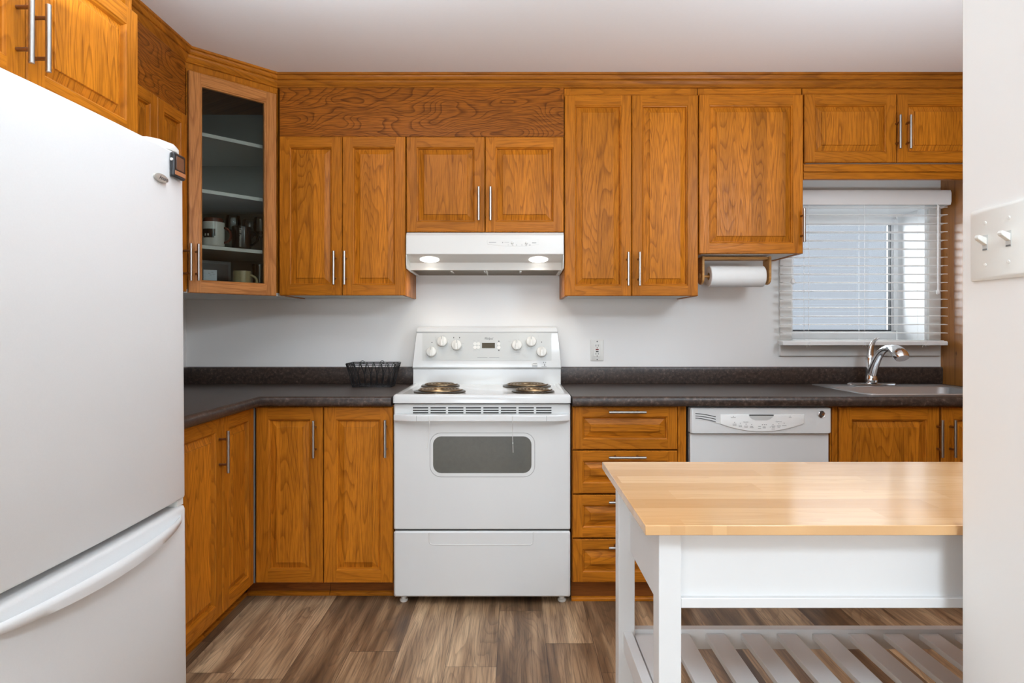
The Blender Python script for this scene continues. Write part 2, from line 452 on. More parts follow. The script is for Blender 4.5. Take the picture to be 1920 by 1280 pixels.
wpart('window_jamb', m, 'sash_white')
m = MB()
gx1 = PX(1670, YG); gx0 = WX0 - .02; gz0 = PZ(620, YG); gz1 = PZ(421, YG)
m.prism([(gx0 - .05, WZ0), (WX1 - .012, WZ0), (WX1 - .012, gz0), (gx0 - .05, gz0)], 'y', YG, YG + .04)
m.box(gx0 - .05, WX1 - .012, YG, YG + .04, gz1, WZ1); m.box(gx1, WX1 - .012, YG, YG + .04, gz0, gz1)
m.box(gx1 + .010, WX1 - .012, YG - .012, YG, gz0, gz1 + .03)
wpart('sash', m, 'sash_white', bevel=.003)
m = MB(); m.box(gx1 - .0035, gx1, YG - .004, YG + .02, gz0, gz1).box(gx0, gx1, YG - .004, YG + .02, gz0, gz0 + .006)
wpart('gasket', m, 'gasket')
wpart('window_pane', MB().box(gx0 - .02, gx1, YG + .02, YG + .026, gz0, gz1), 'window_glass')
struct('wall_outside', MB().box(-3, 9, 7.0, 7.2, -.5, 2.5), 'siding', label='pale blue-grey wall outside beyond the sink window')
# rear window frames the daylight comes through
m = MB()
for x in (-1.74, -.95, -.15, .62): m.box(x, x + .05, YB - .07, YB - .03, .3, 2.28)
m.box(-1.74, .65, YB - .07, YB - .03, .3, .36); m.box(-1.74, .65, YB - .07, YB - .03, 2.22, 2.28)
struct('window_2', m, 'trim_white')
m = MB()
for y in (-2.0, -1.3, -.6): m.box(XL - .07, XL - .03, y, y + .05, .72, 2.1)
m.box(XL - .07, XL - .03, -2.0, -.55, .72, .78); m.box(XL - .07, XL - .03, -2.0, -.55, 2.04, 2.1)
struct('window_3', m, 'trim_white')
m = MB(); m.box(XN - .012, XN, YB, YN, 0, .09)
struct('baseboard_near', m, 'trim_white', bevel=.003)

# crown moulding round the cabinets
CDIAG = 4.0775
fx, fd = -1.43, 2.969
cdg = CDIAG + .02 * math.sqrt(2)
pA, pB, pC_, pD = (fx, 1.86), (fx, fx + cdg), (fd - cdg, fd), (XR, fd)
prof = [(-.03, 2.3575), (.006, 2.3575), (.010, 2.3600), (.010, 2.3635), (.020, 2.374), (.024, 2.385), (.022, 2.3905), (.028, 2.3915), (.034, 2.399), (.036, 2.4065), (.034, 2.408), (.042, 2.411), (.043, 2.4195), (-.03, 2.4195)]
for k, (a, b) in enumerate(((pA, pB), (pB, pC_), (pC_, pD))):
    pass
def crown(n, pts, sel):
    mb = MB(); full = [pA, pB, pC_, pD]; loops = []
    tmp = MB(); sweep(tmp, full, prof); nn = len(prof)
    for i in sel: loops.append(tmp.v[i * nn:(i + 1) * nn])
    mb.loops(loops, 0, cap0=True, cap1=True)
    return struct('trim_%d' % n, mb, 'oak_crown' if n != 2 else 'oak_h', label='oak crown moulding under the ceiling', angle=25)
crown(1, None, (0, 1)); crown(2, None, (1, 2)); crown(3, None, (2, 3))

# ------------------------------------------------------------------ cabinets
def handle(parent, x, z, axis='z', L=.16, y=0, out=.034):
    m = MB(); h = L / 2
    A = (x, y - out, z - h) if axis == 'z' else (x - h, y - out, z)
    B = (x, y - out, z + h) if axis == 'z' else (x + h, y - out, z)
    m.tube([A, B], .0062, 14)
    for s_ in (-.048, .048):
        p = (x, y, z + s_) if axis == 'z' else (x + s_, y, z)
        m.tube([(p[0], y + .0005, p[2]), (p[0], y - out, p[2])], .0048, 10, mi=1)
    o = m.build('handle', ['steel_brushed', 'bronze_post'], parent, bevel=.0008, bseg=1)
    o['label'] = 'brushed steel bar handle'
    return o
def door(parent, x0, x1, z0, z1, grain='v', hnd=None, name='door', y=0, sw=.049, glass=False, pink=False, th=.02):
    V, H = ('oak_pink', 'oak_pink_h') if pink else ('oak_v', 'oak_h')
    e, ch, chd = .003, .009, .009
    m = MB()
    a0, a1, b0, b1 = x0 + sw, x1 - sw, z0 + sw, z1 - sw
    def R(i, yy): return [(x0 + i, y + yy, z0 + i), (x1 - i, y + yy, z0 + i), (x1 - i, y + yy, z1 - i), (x0 + i, y + yy, z1 - i)]
    m.loops([R(0, th), R(0, e), R(e, 0)], mats=[0, 0])
    # face: two stiles (full height), two rails
    q = lambda A, B, Cc, D, mi: m.add([(p[0], y + p[2] if len(p) > 2 else y, p[1]) for p in (A, B, Cc, D)], [(0, 1, 2, 3)], mi)
    q((x0 + e, z0 + e), (a0, z0 + e), (a0, z1 - e), (x0 + e, z1 - e), 0)
    q((a1, z0 + e), (x1 - e, z0 + e), (x1 - e, z1 - e), (a1, z1 - e), 0)
    q((a0, z0 + e), (a1, z0 + e), (a1, b0), (a0, b0), 1)
    q((a0, b1), (a1, b1), (a1, z1 - e), (a0, z1 - e), 1)
    # moulded inner edge: step, then slope
    def I(i, yy): return [(a0 + i, y + yy, b0 + i), (a1 - i, y + yy, b0 + i), (a1 - i, y + yy, b1 - i), (a0 + i, y + yy, b1 - i)]
    L = [I(0, 0), I(.002, .0035), I(.006, .0055), I(.009, .014), I(.009, th)]
    for i in range(4):
        vv = L[i] + L[i + 1]
        m.add(vv, [(0, 1, 5, 4), (1, 2, 6, 5), (2, 3, 7, 6), (3, 0, 4, 7)], [1, 0, 1, 0])
    bk = [(x0, y + th, z0), (x1, y + th, z0), (x1, y + th, z1), (x0, y + th, z1)] + L[4]
    m.add(bk, [(0, 1, 5, 4), (1, 2, 6, 5), (2, 3, 7, 6), (3, 0, 4, 7)], 0)
    d = m.build(name, [V, H], parent, angle=20)
    p0, p1, q0, q1 = a0 + .007, a1 - .007, b0 + .007, b1 - .007
    if glass:
        MB().box(p0, p1, y + .009, y + .013, q0, q1).build('glass_pane', 'cabinet_glass', d)['label'] = 'grey-tinted glass pane'
    else:
        m = MB()
        def K(i, yy): return [(p0 + i, y + yy, q0 + i), (p1 - i, y + yy, q0 + i), (p1 - i, y + yy, q1 - i), (p0 + i, y + yy, q1 - i)]
        m.loops([K(0, .0185), K(0, .0140), K(.004, .0140), K(.027, .0060), K(.0275, .0022), K(.029, .0012)], cap0=True, cap1=True)
        m.build('raised_panel', 'oak_panel_v' if grain == 'v' else 'oak_panel_h', d, angle=12)
    if hnd: handle(d, hnd[0], hnd[1], hnd[2] if len(hnd) > 2 else 'z', y=y)
    return d
def carcass(parent, x0, x1, z0, z1, dep, y=.0215, base=False, left=True, right=True, fr=.03, name='carcass', top_extra=0):
    m = MB(); t_ = .016
    m.box(x0, x0 + t_, y, dep, z0, z1); m.box(x1 - t_, x1, y, dep, z0, z1)
    m.box(x0 + t_, x1 - t_, y, dep, z0 + (.0 if base else .004), z0 + .02, bottom=1)
    m.box(x0 + t_, x1 - t_, dep - .008, dep, z0 + .02, z1)
    if not base: m.box(x0 + t_, x1 - t_, y + .0185, dep - .008, z1 - .016, z1)
    # face frame
    m.box(x0 + t_, x0 + fr, y, y + .018, z0 + .02, z1); m.box(x1 - fr, x1 - t_, y, y + .018, z0 + .02, z1)
    m.box(x0 + fr, x1 - fr, y, y + .018, z1 - .045, z1 - .0165 if not base else z1, 2); m.box(x0 + fr, x1 - fr, y - .001, y, z1 - .045, z1, 2)
    if not base:
        m.box(x0 + t_, x1 - t_, y, y + .018, z0 + .02, z0 + .034)
    return m.build(name, ['oak_v', 'melamine_white', 'oak_h'], parent, smooth=False)

UD = 2.949                       # depth of the upper door faces
DW = YW - UD - .002
def zU(py): return PZ(py, UD)
def xU(px): return PX(px, UD)
ZUB, ZUT, ZMID = zU(554.5), zU(177.5), zU(256)
def upper(name, label, px0, px1, pzt, pzb, doors, body_top=None, rail=None):
    X0 = xU(px0); zt, zb = zU(pzt), zU(pzb)
    t_ = thing(name, label, 'cabinet', (X0, UD, zb))
    w = xU(px1) - X0; bt = (body_top if body_top else zt) - zb
    cb = 0
    carcass(t_, .0005, w - .0005, cb, bt, DW)
    for d in doors:
        a, b = xU(d[0]) - X0 + .0015, xU(d[1]) - X0 - .0015
        h = (xU(d[2]) - X0, zU(d[3]) - zb) if len(d) > 2 else None
        door(t_, a, b, .001, zt - zb, hnd=h)
    return t_
FRT = 2.3572
upper('upper_cabinet', 'two-door oak wall cabinet between the glass corner cabinet and the range hood', 523, 760.5, 256, 554, [(523, 641.5, 629, 503), (641.5, 760.5, 649, 503)])
upper('upper_cabinet', 'short two-door oak wall cabinet directly above the white range hood', 761.5, 1057.5, 256.5, 435, [(761.5, 909.5, 898, 384), (909.5, 1057.5, 920, 384)])
upper('upper_cabinet', 'tall narrow-doored oak wall cabinet right of the range hood', 1058.5, 1309.5, 178, 555, [(1058.5, 1184.5, 1176, 505), (1184.5, 1309.5, 1197, 505)], FRT)
upper('upper_cabinet', 'single wide-door oak wall cabinet above the paper towel holder', 1310.5, 1506.5, 177, 475.5, [(1310.5, 1506.5, 1502, 424)], FRT)
t_ = upper('upper_cabinet', 'short two-door oak wall cabinet above the sink window', 1508, 1852, 176, 304.5, [(1508, 1682, 1680, 251), (1682.5, 1852, 1699.5, 251)], FRT)
m = MB(); X0 = 0; w = xU(1852) - xU(1508); zz = zU(335) - zU(304.5)
m.box(0, w, .012, .034, zz, -.004); m.box(0, w, .004, .012, zz * .55, -.010); m.box(0, w, .006, .012, zz, zz * .60)
m.build('valance_board', 'oak_h', t_, bevel=.002)
# soffit filler boards
t_ = thing('soffit_panel', 'dark veneered oak filler board between hood cabinets and crown moulding', 'filler panel', (xU(523), UD + .008, ZMID + .002))
MB().box(0, xU(1057.5) - xU(523), 0, .014, 0, FRT - ZMID - .002).build('board', 'oak_veneer_h', t_, bevel=.001)
t_ = thing('soffit_panel', 'dark oak filler board on the left side above the refrigerator-side wall cabinet', 'filler panel', (-1.418, 1.864, ZMID + .002), PI / 2)
MB().box(0, 2.664 - 1.864, 0, .014, 0, FRT - ZMID - .002).build('board', 'oak_veneer_h', t_, bevel=.001)

# left wall upper (partly behind the fridge)
t_ = thing('upper_cabinet', 'narrow-doored oak wall cabinet on the left wall behind the refrigerator top', 'cabinet', (-1.41, 1.90, ZUB), PI / 2)
carcass(t_, 0, .762, 0, ZMID - ZUB, .325)
door(t_, .002, .318, .001, ZMID - ZUB)
door(t_, .320, .540, .001, ZMID - ZUB, sw=.045)
door(t_, .542, .760, .001, ZMID - ZUB, hnd=(2.645 - 1.90 - .016, PZ(491, 2.63) - ZUB), sw=.045)
# over-fridge cabinet
zb = 1.746; zt = 2.142
t_ = thing('upper_cabinet', 'deep two-door oak cabinet above the white refrigerator', 'cabinet', (-1.13, .995, zb), PI / 2)
carcass(t_, 0, .862, 0, 2.4195 - zb, .605)
door(t_, .002, .431, .001, zt - zb, hnd=(.404, 1.19 + (618 - 52) / 800 - zb - .020), sw=.055)
door(t_, .434, .859, .001, zt - zb, hnd=(1.4520 - .995 - .002, 1.19 + (618 - 70) / 796 - zb), sw=.055)

# glass corner cabinet
OX, OD_ = -1.41, -1.41 + CDIAG
zb, zt = 1.352, 2.322
gc = thing('corner_cabinet', 'diagonal corner oak wall cabinet with a glass door and white shelves', 'cabinet', (OX, OD_, zb), PI / 4)
wD = (UD - OD_) * math.sqrt(2)
door(gc, .004, wD - .003, 0, zt - zb, hnd=(.033, PZ(493, 2.70) - zb), glass=True, pink=True, sw=.050)
def pent(inset, front=0):
    c = cdg + front * math.sqrt(2); a = -1.432 ; b = 2.9705
    x0, y1 = XL + .004 + inset, YW - .004 - inset
    yl, xr = a + c, b - c
    return [(a, yl), (xr, b), (xr, y1), (x0, y1), (x0, yl)]
m = MB()
m.prism(pent(0), 'z', zb, zb + .016, 1); m.prism(pent(0), 'z', zt + .012, FRT)
yl = -1.432 + cdg; xr = 2.9705 - cdg
m.box(XL + .004, -1.432, yl, yl + .012, zb + .016, zt + .012); m.box(xr - .012, xr, 2.9705, YW - .004, zb + .016, zt + .012)
m.build('carcass', ['oak_v', 'melamine_white'], gc, world=True, smooth=False)
m = MB()
m.box(.0, .030, .0215, .036, 0.016, zt - zb + .012); m.box(wD - .03, wD, .0215, .036, .016, zt - zb + .012)
m.box(.03, wD - .03, .0215, .036, zt - zb - .03, zt - zb + .012)
m.build('face_frame', 'oak_h', gc, smooth=False)
m = MB()
m.box(XL + .004, XL + .010, yl + .012, YW - .004, zb + .016, zt + .012); m.box(XL + .010, xr - .012, YW - .010, YW - .004, zb + .016, zt + .012)
m.box(XL + .010, -1.46, yl + .0121, yl + .016, zb + .016, zt + .012); m.box(xr - .016, xr - .0121, 3.0, YW - .010, zb + .016, zt + .012)
m.build('lining', 'cabinet_inside_shade', gc, world=True, smooth=False)
SHZ = [1.562, 1.813, 2.067]
for z in SHZ:
    m = MB(); pp = pent(.013, .028)
    pp = [(pp[0][0], max(pp[0][1], yl + .018)), (min(pp[1][0], xr - .018), pp[1][1]), (xr - .018, pp[2][1]), pp[3], (pp[4][0], yl + .018)]
    # diagonal front edge
    c2 = cdg + .028 * math.sqrt(2)
    ya = yl + .018; xb = xr - .018
    pp = [(ya - c2, ya), (xb, xb + c2), (xb, YW - .013), (XL + .013, YW - .013), (XL + .013, ya)]
    m.prism(pp, 'z', z - .007, z + .009)
    o = m.build('shelf', ['shelf_white'], gc, world=True, smooth=False)

# things in the glass cabinet
def ring_handle(m, c, R, ang, zs, r, w, mi=0, seg=10):
    """mug handle: D loop leaving the body at angle ang (radians, world xy)"""
    dx, dy = math.cos(ang), math.sin(ang); z0, z1 = zs; zm = (z0 + z1) / 2; h = (z1 - z0) / 2
    pts = []
    for k in range(13):
        a = PI / 2 - PI * k / 12
        rr = R - .006 + math.cos(a) * w
        pts.append((c[0] + dx * rr, c[1] + dy * rr, zm + math.sin(a) * h))
    m.tube(pts, r, seg, mi=mi, flat=1.5)
def mug(name, label, px, d, z, R, H, mat, hmat, ang, lid=None):
    X = PX(px, d)
    t_ = thing(name, label, 'mug', (X, d, z))
    MB().lathe([(R * .86, 0), (R * .97, .004), (R, .012), (R, H - .012), (R * .985, H), (R * .92, H), (R * .90, H - .01), (R * .88, .01), (0, .008)], seg=36).build('cup', mat, t_)
    m = MB(); ring_handle(m, (0, 0), R, ang, (H * .18, H * .80), .006, .034); m.build('handle', hmat, t_)
    return t_
t_ = mug('lidded_mug', 'white lidded mug with brown handle and dark emblem behind cabinet glass', 400, 2.83, SHZ[0] + .0092, .048, .112, 'mug_white', 'mug_brown', math.radians(12))
MB().lathe([(.043, .112), (.043, .121), (.040, .131), (.034, .133), (.0, .133)], seg=32).build('lid', 'mug_brown', t_)
va = math.atan2(-2.83, 1.36)          # direction from the mug towards the camera
m = MB()
for i in range(12):
    a0, a1 = va + math.radians(-62 + i * 6), va + math.radians(-62 + (i + 1) * 6)
    z0_ = .038 if 0 < i < 11 else .046
    m.add([(.0484 * math.cos(a0), .0484 * math.sin(a0), z0_), (.0484 * math.cos(a1), .0484 * math.sin(a1), z0_), (.0484 * math.cos(a1), .0484 * math.sin(a1), .078), (.0484 * math.cos(a0), .0484 * math.sin(a0), .078)], [(0, 1, 2, 3)])
m.build('emblem', 'mug_black', t_)
m = MB()
for i0 in (-46, -30):
    a0, a1 = va + math.radians(i0), va + math.radians(i0 + 9); q_ = .0488
    m.add([(q_ * math.cos(a0), q_ * math.sin(a0), .046), (q_ * math.cos(a1), q_ * math.sin(a1), .046), (q_ * math.cos(a1), q_ * math.sin(a1), .056), (q_ * math.cos(a0), q_ * math.sin(a0), .056)], [(0, 1, 2, 3)])
m.build('emblem_window', 'mug_white', t_)
t_ = mug('mug', 'black mug with white script lettering down its side behind cabinet glass', 453, 2.905, SHZ[0] + .0092, .0435, .104, 'mug_black', 'mug_black', math.radians(8))
X = PX(453, 2.905); va = math.atan2(-2.905, -X)
n_ = Vector((math.cos(va - .10), math.sin(va - .10), 0)); rt = Vector((-n_.y, n_.x, 0)); up = Vector((0, 0, 1))
Mx = Matrix((( -up.x, rt.x, n_.x, n_.x * .0440), (-up.y, rt.y, n_.y, n_.y * .0440), (-up.z, rt.z, n_.z, .052), (0, 0, 0, 1)))
MB().text('Tim Hortons', .0175, Mx, shear=.3, width=.088).build('lettering', 'mug_white', t_, smooth=False)
for k, (px, d) in enumerate(((437, 3.02), (468, 3.13), (489, 3.07))):
    t_ = thing('wine_glass', ['leftmost clear stemmed glass behind the black mug', 'middle clear stemmed glass behind the black mug', 'rightmost clear stemmed glass near the cabinet door stile'][k], 'glass', (PX(px, d), d, SHZ[0] + .0092), group='stemmed glasses in the corner cabinet')
    MB().lathe([(.033, 0), (.033, .002), (.008, .005), (.004, .012), (.004, .075), (.012, .085), (.030, .105), (.036, .130), (.034, .165), (.031, .178), (.0298, .178), (.033, .165), (.0345, .130), (.028, .107), (.0, .088)], seg=28).build('bowl_and_stem', 'clear_glass', t_)
zf = zb + .0165
t_ = mug('mug', 'khaki mug on the bottom shelf of the glass cabinet', 454, 2.90, zf, .040, .098, 'mug_khaki', 'mug_khaki', math.radians(5))
t_ = thing('box', 'dark grey box standing at the back of the bottom glass cabinet shelf', 'box', (PX(407, 2.97), 2.97, zf), PI / 4)
MB().box(-.085, .065, 0, .10, 0, .155).build('body', 'box_grey', t_, bevel=.002)
MB().box(-.072, .052, -.002, 0, .012, .140).build('front_panel', 'black_plastic', t_)
t_ = thing('card', 'small pale blue-white card box in the bottom left of glass cabinet', 'card', (PX(394, 2.80), 2.80, zf), math.radians(27))
MB().box(-.028, .028, 0, .022, 0, .095).build('body', 'card_blue_white', t_, bevel=.001)
m = MB()
for k, (x, z) in enumerate(((-.008, .078), (.004, .083), (.010, .074), (-.003, .070))): m.box(x, x + .009, -.0006, 0, z, z + .0025)
m.build('printed_sprig', 'pale_ink', t_)
t_ = thing('tumbler', 'tall clear tumbler at the right end of the bottom cabinet shelf', 'glass', (PX(487, 3.0), 3.0, zf))
MB().lathe([(.030, 0), (.036, .14), (.0345, .14), (.029, .006), (0, .006)], seg=28).build('glass', 'clear_glass', t_)

# ---------------- base cabinets
BD = 2.650
BDW = YW - BD - .004
def xB(px): return PX(px, BD)
def zB(py): return PZ(py, BD)
ZBB, ZBT, ZCB = zB(1092.5), zB(763), .8615
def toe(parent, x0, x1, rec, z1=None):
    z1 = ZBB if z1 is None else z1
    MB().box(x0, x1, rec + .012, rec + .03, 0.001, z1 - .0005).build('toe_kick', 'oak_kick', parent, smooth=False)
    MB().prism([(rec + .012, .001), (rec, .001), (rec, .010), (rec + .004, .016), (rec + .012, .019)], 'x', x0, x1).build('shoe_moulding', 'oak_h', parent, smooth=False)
# corner unit with two doors meeting in the inner corner
XD = -1.113
m = thing('corner_base_cabinet', 'oak corner base cabinet whose two doors meet in the inside corner', 'cabinet', (XD, BD, 0))
hc_ = m
mb = MB(); yk = 2.361
mb.box(XL + .004, XD - .0215, yk, YW - .004, ZBB, ZBB + .018); mb.box(XD - .0215, xB(605.5), BD + .0215, YW - .004, ZBB, ZBB + .018)
mb.box(XL + .004, XL + .012, yk, YW - .004, ZBB, ZCB); mb.box(XL + .004, xB(605.5), YW - .012, YW - .004, ZBB, ZCB)
mb.box(XL + .004, XD - .0215, yk, yk + .016, ZBB, ZCB); mb.box(xB(605.5) - .016, xB(605.5), BD + .0215, YW - .004, ZBB, ZCB)
mb.box(XD - .04, XD - .0215, yk, BD + .0215, ZCB - .03, ZCB); mb.box(XD - .0215, xB(605.5), BD + .0215, BD + .04, ZCB - .03, ZCB)
mb.build('carcass', 'oak_v', hc_, world=True, smooth=False)
x1 = xB(605.5) - XD
door(hc_, .006, x1 - .0015, ZBB, ZBT, hnd=(xB(592) - XD, zB(821)), sw=.052)
# door on the left wing, its own frame of reference turned by 90 degrees
def turned_door(parent, loc, rz, *a, **k):
    d = door(parent, *a, **k); d.location = loc; d.rotation_euler = (0, 0, rz); return d
turned_door(hc_, (0, yk - BD, 0), PI / 2, .0015, BD - yk - .006, ZBB, ZBT, sw=.050)
MB().box(-.0028, .0028, -.0028, .0028, ZBB, ZBT).build('edge_strip', 'edge_strip_grey', hc_)
toe(hc_, -.075, x1, .093)
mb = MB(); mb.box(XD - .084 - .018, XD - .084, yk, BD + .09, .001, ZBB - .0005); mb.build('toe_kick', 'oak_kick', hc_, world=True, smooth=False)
mb = MB(); mb.box(XD - .084, XD - .072, yk, BD + .092, .001, .017); mb.build('shoe_moulding', 'oak_h', hc_, world=True, smooth=False)
# left wing single door
t_ = thing('base_cabinet', 'oak base cabinet on the left wall next to the refrigerator', 'cabinet', (XD, 1.905, 0), PI / 2)
wj = yk - 1.905
carcass(t_, 0, wj - .001, ZBB, ZCB, .62, base=True)
door(t_, .0015, wj - .0015, ZBB, ZBT, hnd=(wj - .030, PZ(847, 2.331)), sw=.052)
toe(t_, 0, wj, .072)
# single door left of the range
t_ = thing('base_cabinet', 'single-door oak base cabinet immediately left of the range', 'cabinet', (xB(606.5), BD, 0))
w = xB(736.8) - xB(606.5)
carcass(t_, 0, w, ZBB, ZCB, BDW, base=True)
door(t_, .001, w - .001, ZBB, ZBT, hnd=(xB(724.5) - xB(606.5), zB(820)), sw=.053)
toe(t_, 0, w, .093)
# drawers right of the range
t_ = thing('drawer_cabinet', 'oak base cabinet with four drawers right of the range', 'cabinet', (xB(1073), BD, 0))
w = xB(1288) - xB(1073); wd = xB(1270.5) - xB(1073)
carcass(t_, 0, w, ZBB, ZCB, BDW, base=True)
for a, b, hy in ((762.5, 842.5, 771), (845, 925, 855), (928, 1008, 938), (1011, 1091.5, 1022)):
    door(t_, .002, wd, zB(b), zB(a), grain='h', hnd=(xB(1174) - xB(1073), zB(hy), 'x'), name='drawer', sw=.042)
m = MB(); m.box(wd + .003, w, .012, .0214, ZBB, ZCB); m.box(wd + .003, wd + .014, .004, .012, ZBB, ZCB)
m.build('filler_strip', 'oak_v', t_, bevel=.002)
toe(t_, 0, w, .037)
# sink base
t_ = thing('sink_cabinet', 'two-door oak base cabinet below the sink', 'cabinet', (xB(1557.5), BD, 0))
x0 = xB(1557.5); w = XR - .006 - x0
carcass(t_, 0, w, ZBB, ZCB, BDW, base=True)
door(t_, xB(1574) - x0, xB(1762) - x0, ZBB, ZBT, hnd=(xB(1759) - x0 - .004, zB(820)), sw=.053)
door(t_, xB(1765.5) - x0, w - .004, ZBB, ZBT, hnd=(xB(1783) - x0 - .004, zB(820)), sw=.053)
m = MB(); m.box(.002, xB(1573) - x0, .010, .0214, ZBB, ZCB); m.box(.008, .018, .003, .010, ZBB, ZCB)
m.build('filler_strip', 'oak_v', t_, bevel=.002)
toe(t_, 0, w, .037)

# ---------------- countertops
ZT = .903
nose = [(0, 0), (.016, 0), (.023, .004), (.026, .012), (.026, .028), (.022, .038), (.014, .0425), (.006, .0420), (0, .0415)]
nose = [(a, ZCB + .0005 + b) for a, b in nose]
EY, EX = 2.640, -1.098           # where the nosing starts (outer edge 26 mm further)
XS0, XS1 = -.5165, .2585         # range opening
t_ = thing('countertop', 'L-shaped dark brown laminate countertop left of the range', 'countertop', (-1.2, 2.9, ZT))
m = MB()
m.prism([(XL + .003, 1.838), (EX, 1.838), (EX, EY), (XS0, EY), (XS0, YW - .003), (XL + .003, YW - .003)], 'z', ZCB + .0005, ZT)
sweep(m, [(EX, 1.838), (EX, EY), (XS0, EY)], nose)
m.build('worktop', 'laminate', t_, world=True, angle=50)
bs = [(0, ZT), (.016, ZT), (.018, ZT + .004), (.020, ZT + .075), (.017, ZT + .086), (.010, ZT + .090), (0, ZT + .090)]
m = MB(); sweep(m, [(XL + .003, 1.838), (XL + .003, YW - .003), (XS0, YW - .003)], bs)
m.build('backsplash', 'laminate', t_, world=True)
t_ = thing('countertop', 'straight dark brown laminate countertop right of the range holding the sink', 'countertop', (1.2, 2.9, ZT))
SX0, SX1, SY0, SY1 = 1.555, 2.225, 2.695, 3.205     # sink rim
m = MB(); xe = XR - .004
m.box(XS1, SX0 + .02, EY, YW - .003, ZCB + .0005, ZT); m.box(SX1 - .02, xe, EY, YW - .003, ZCB + .0005, ZT)
m.box(SX0 + .02, SX1 - .02, EY, SY0 + .02, ZCB + .0005, ZT); m.box(SX0 + .02, SX1 - .02, SY1 - .02, YW - .003, ZCB + .0005, ZT)
sweep(m, [(XS1, EY), (xe, EY)], nose)
m.build('worktop', 'laminate', t_, world=True, angle=50)
m = MB(); sweep(m, [(XS1, YW - .003), (xe, YW - .003)], bs)
m.build('backsplash', 'laminate', t_, world=True)

# ---------------- sink and faucet
t_ = thing('sink', 'stainless steel drop-in sink in the right countertop below the window', 'sink', (1.89, 2.95, ZT))
def L3(x0, x1, y0, y1, r, z): return [(p[0], p[1], z) for p in rrect(x0, x1, y0, y1, r)]
m = MB(); z0 = ZT + .0006; bx0, bx1, by0, by1 = SX0 + .04, SX1 - .04, SY0 + .04, SY1 - .11
m.loops([L3(SX0, SX1, SY0, SY1, .03, z0), L3(SX0 + .002, SX1 - .002, SY0 + .002, SY1 - .002, .03, z0 + .004), L3(SX0 + .016, SX1 - .016, SY0 + .016, SY1 - .016, .03, z0 + .004),
         L3(bx0 - .008, bx1 + .008, by0 - .008, by1 + .008, .055, z0 + .0015), L3(bx0, bx1, by0, by1, .05, z0 - .004), L3(bx0 + .008, bx1 - .008, by0 + .008, by1 - .008, .05, z0 - .13), L3(bx0 + .03, bx1 - .03, by0 + .03, by1 - .03, .04, z0 - .155)], cap1=True)
m.build('basin', 'sink_steel', t_, world=True, angle=60)
MB().lathe([(.04, .001), (.04, .004), (.03, .003), (0, .002)], ((bx0 + bx1) / 2, (by0 + by1) / 2, z0 - .155)).build('drain', 'chrome', t_, world=True)
fxx, fyy, fz = 1.845, 3.150, ZT + .0052
t_ = thing('faucet', 'chrome single-lever kitchen faucet behind the sink', 'faucet', (fxx, fyy, fz))
m = MB(); m.loops([[(p[0], p[1], 0) for p in rrect(-.125, .125, -.027, .027, .026)], [(p[0], p[1], .006) for p in rrect(-.125, .125, -.027, .027, .026)], [(p[0], p[1], .010) for p in rrect(-.119, .119, -.021, .021, .02)]], cap0=True, cap1=True)
m.build('base_plate', 'chrome', t_)
m = MB(); m.lathe([(.028, .010), (.030, .016), (.030, .030), (.027, .040), (.0255, .050), (.025, .060)], seg=28)
def bez(P, n=18):
    out = []
    for i in range(n + 1):
        u = i / n; a = [Vector(p) for p in P]
        while len(a) > 1: a = [a[k].lerp(a[k + 1], u) for k in range(len(a) - 1)]
        out.append(a[0])
    return out
sp = bez([(0, 0, .040), (0, -.018, .095), (0, -.055, .160), (0, -.105, .198), (0, -.155, .190)])
m.tube(sp, [.0235 - .008 * i / 18 for i in range(19)], 18)
m.build('spout', 'chrome', t_)
hd = bez([(0, -.150, .1915), (0, -.195, .192), (0, -.235, .172), (0, -.252, .146)], 10)
MB().tube(hd, [.016, .018, .0205, .023, .0255, .0275, .029, .030, .030, .029, .026], 18, flat=1.15).build('spray_head', 'chrome', t_)
m = MB(); m.tube(bez([(0, 0, .055), (-.002, .004, .10), (-.002, .008, .135), (-.002, .008, .155)], 8), [.024, .024, .0235, .023, .0225, .022, .021, .019, .014], 16)
lv = bez([(-.002, .006, .145), (-.002, .004, .20), (.004, -.01, .232), (.022, -.03, .240)], 12)
m.tube(lv, [.018, .017, .016, .015, .014, .0125, .011, .010, .009, .0085, .008, .0075, .005], 14, flat=.8)
m.build('lever', 'chrome', t_)

# ---------------- window blind
BY = 3.205
t_ = thing('window_blind', 'white horizontal slat blind with open slats over the sink window', 'blind', (1.85, BY, 1.1))
bx0_, bx1_ = PX(1464.3, BY), PX(1771, BY)
m = MB()
m.prism([(BY - .030, PZ(386, BY)), (BY - .036, PZ(380, BY)), (BY - .036, PZ(364, BY)), (BY - .030, PZ(358.5, BY)), (BY - .022, PZ(358.5, BY)), (BY - .022, PZ(386, BY))], 'x', bx0_, bx1_ + .012)
m.box(bx1_ + .004, bx1_ + .012, BY - .022, BY + .05, PZ(386, BY), PZ(358.5, BY))
m.build('valance', 'blind_white', t_, world=True, bevel=.002)
MB().box(bx0_, bx1_, BY - .016, BY + .042, PZ(385, BY), PZ(364, BY)).build('headrail', 'blind_white', t_, world=True)
ys = [389] + [403.5 + 15.72 * i for i in range(15)]
for i, py in enumerate(ys):
    z = PZ(py, BY); m = MB()
    m.prism([(BY - .024, z - .0005), (BY, z + .0022), (BY + .026, z - .0005), (BY + .026, z - .0032), (BY, z - .0006), (BY - .024, z - .0032)], 'x', bx0_, bx1_)
    m.build('slat', 'blind_white', t_, world=True, angle=60)
z = PZ(642, BY)
m = MB(); m.prism([(BY - .026, z - .014), (BY - .026, z + .004), (BY - .020, z + .008), (BY + .026, z + .008), (BY + .026, z - .014)], 'x', bx0_, bx1_)
m.build('bottom_rail', 'blind_white', t_, world=True, bevel=.002)
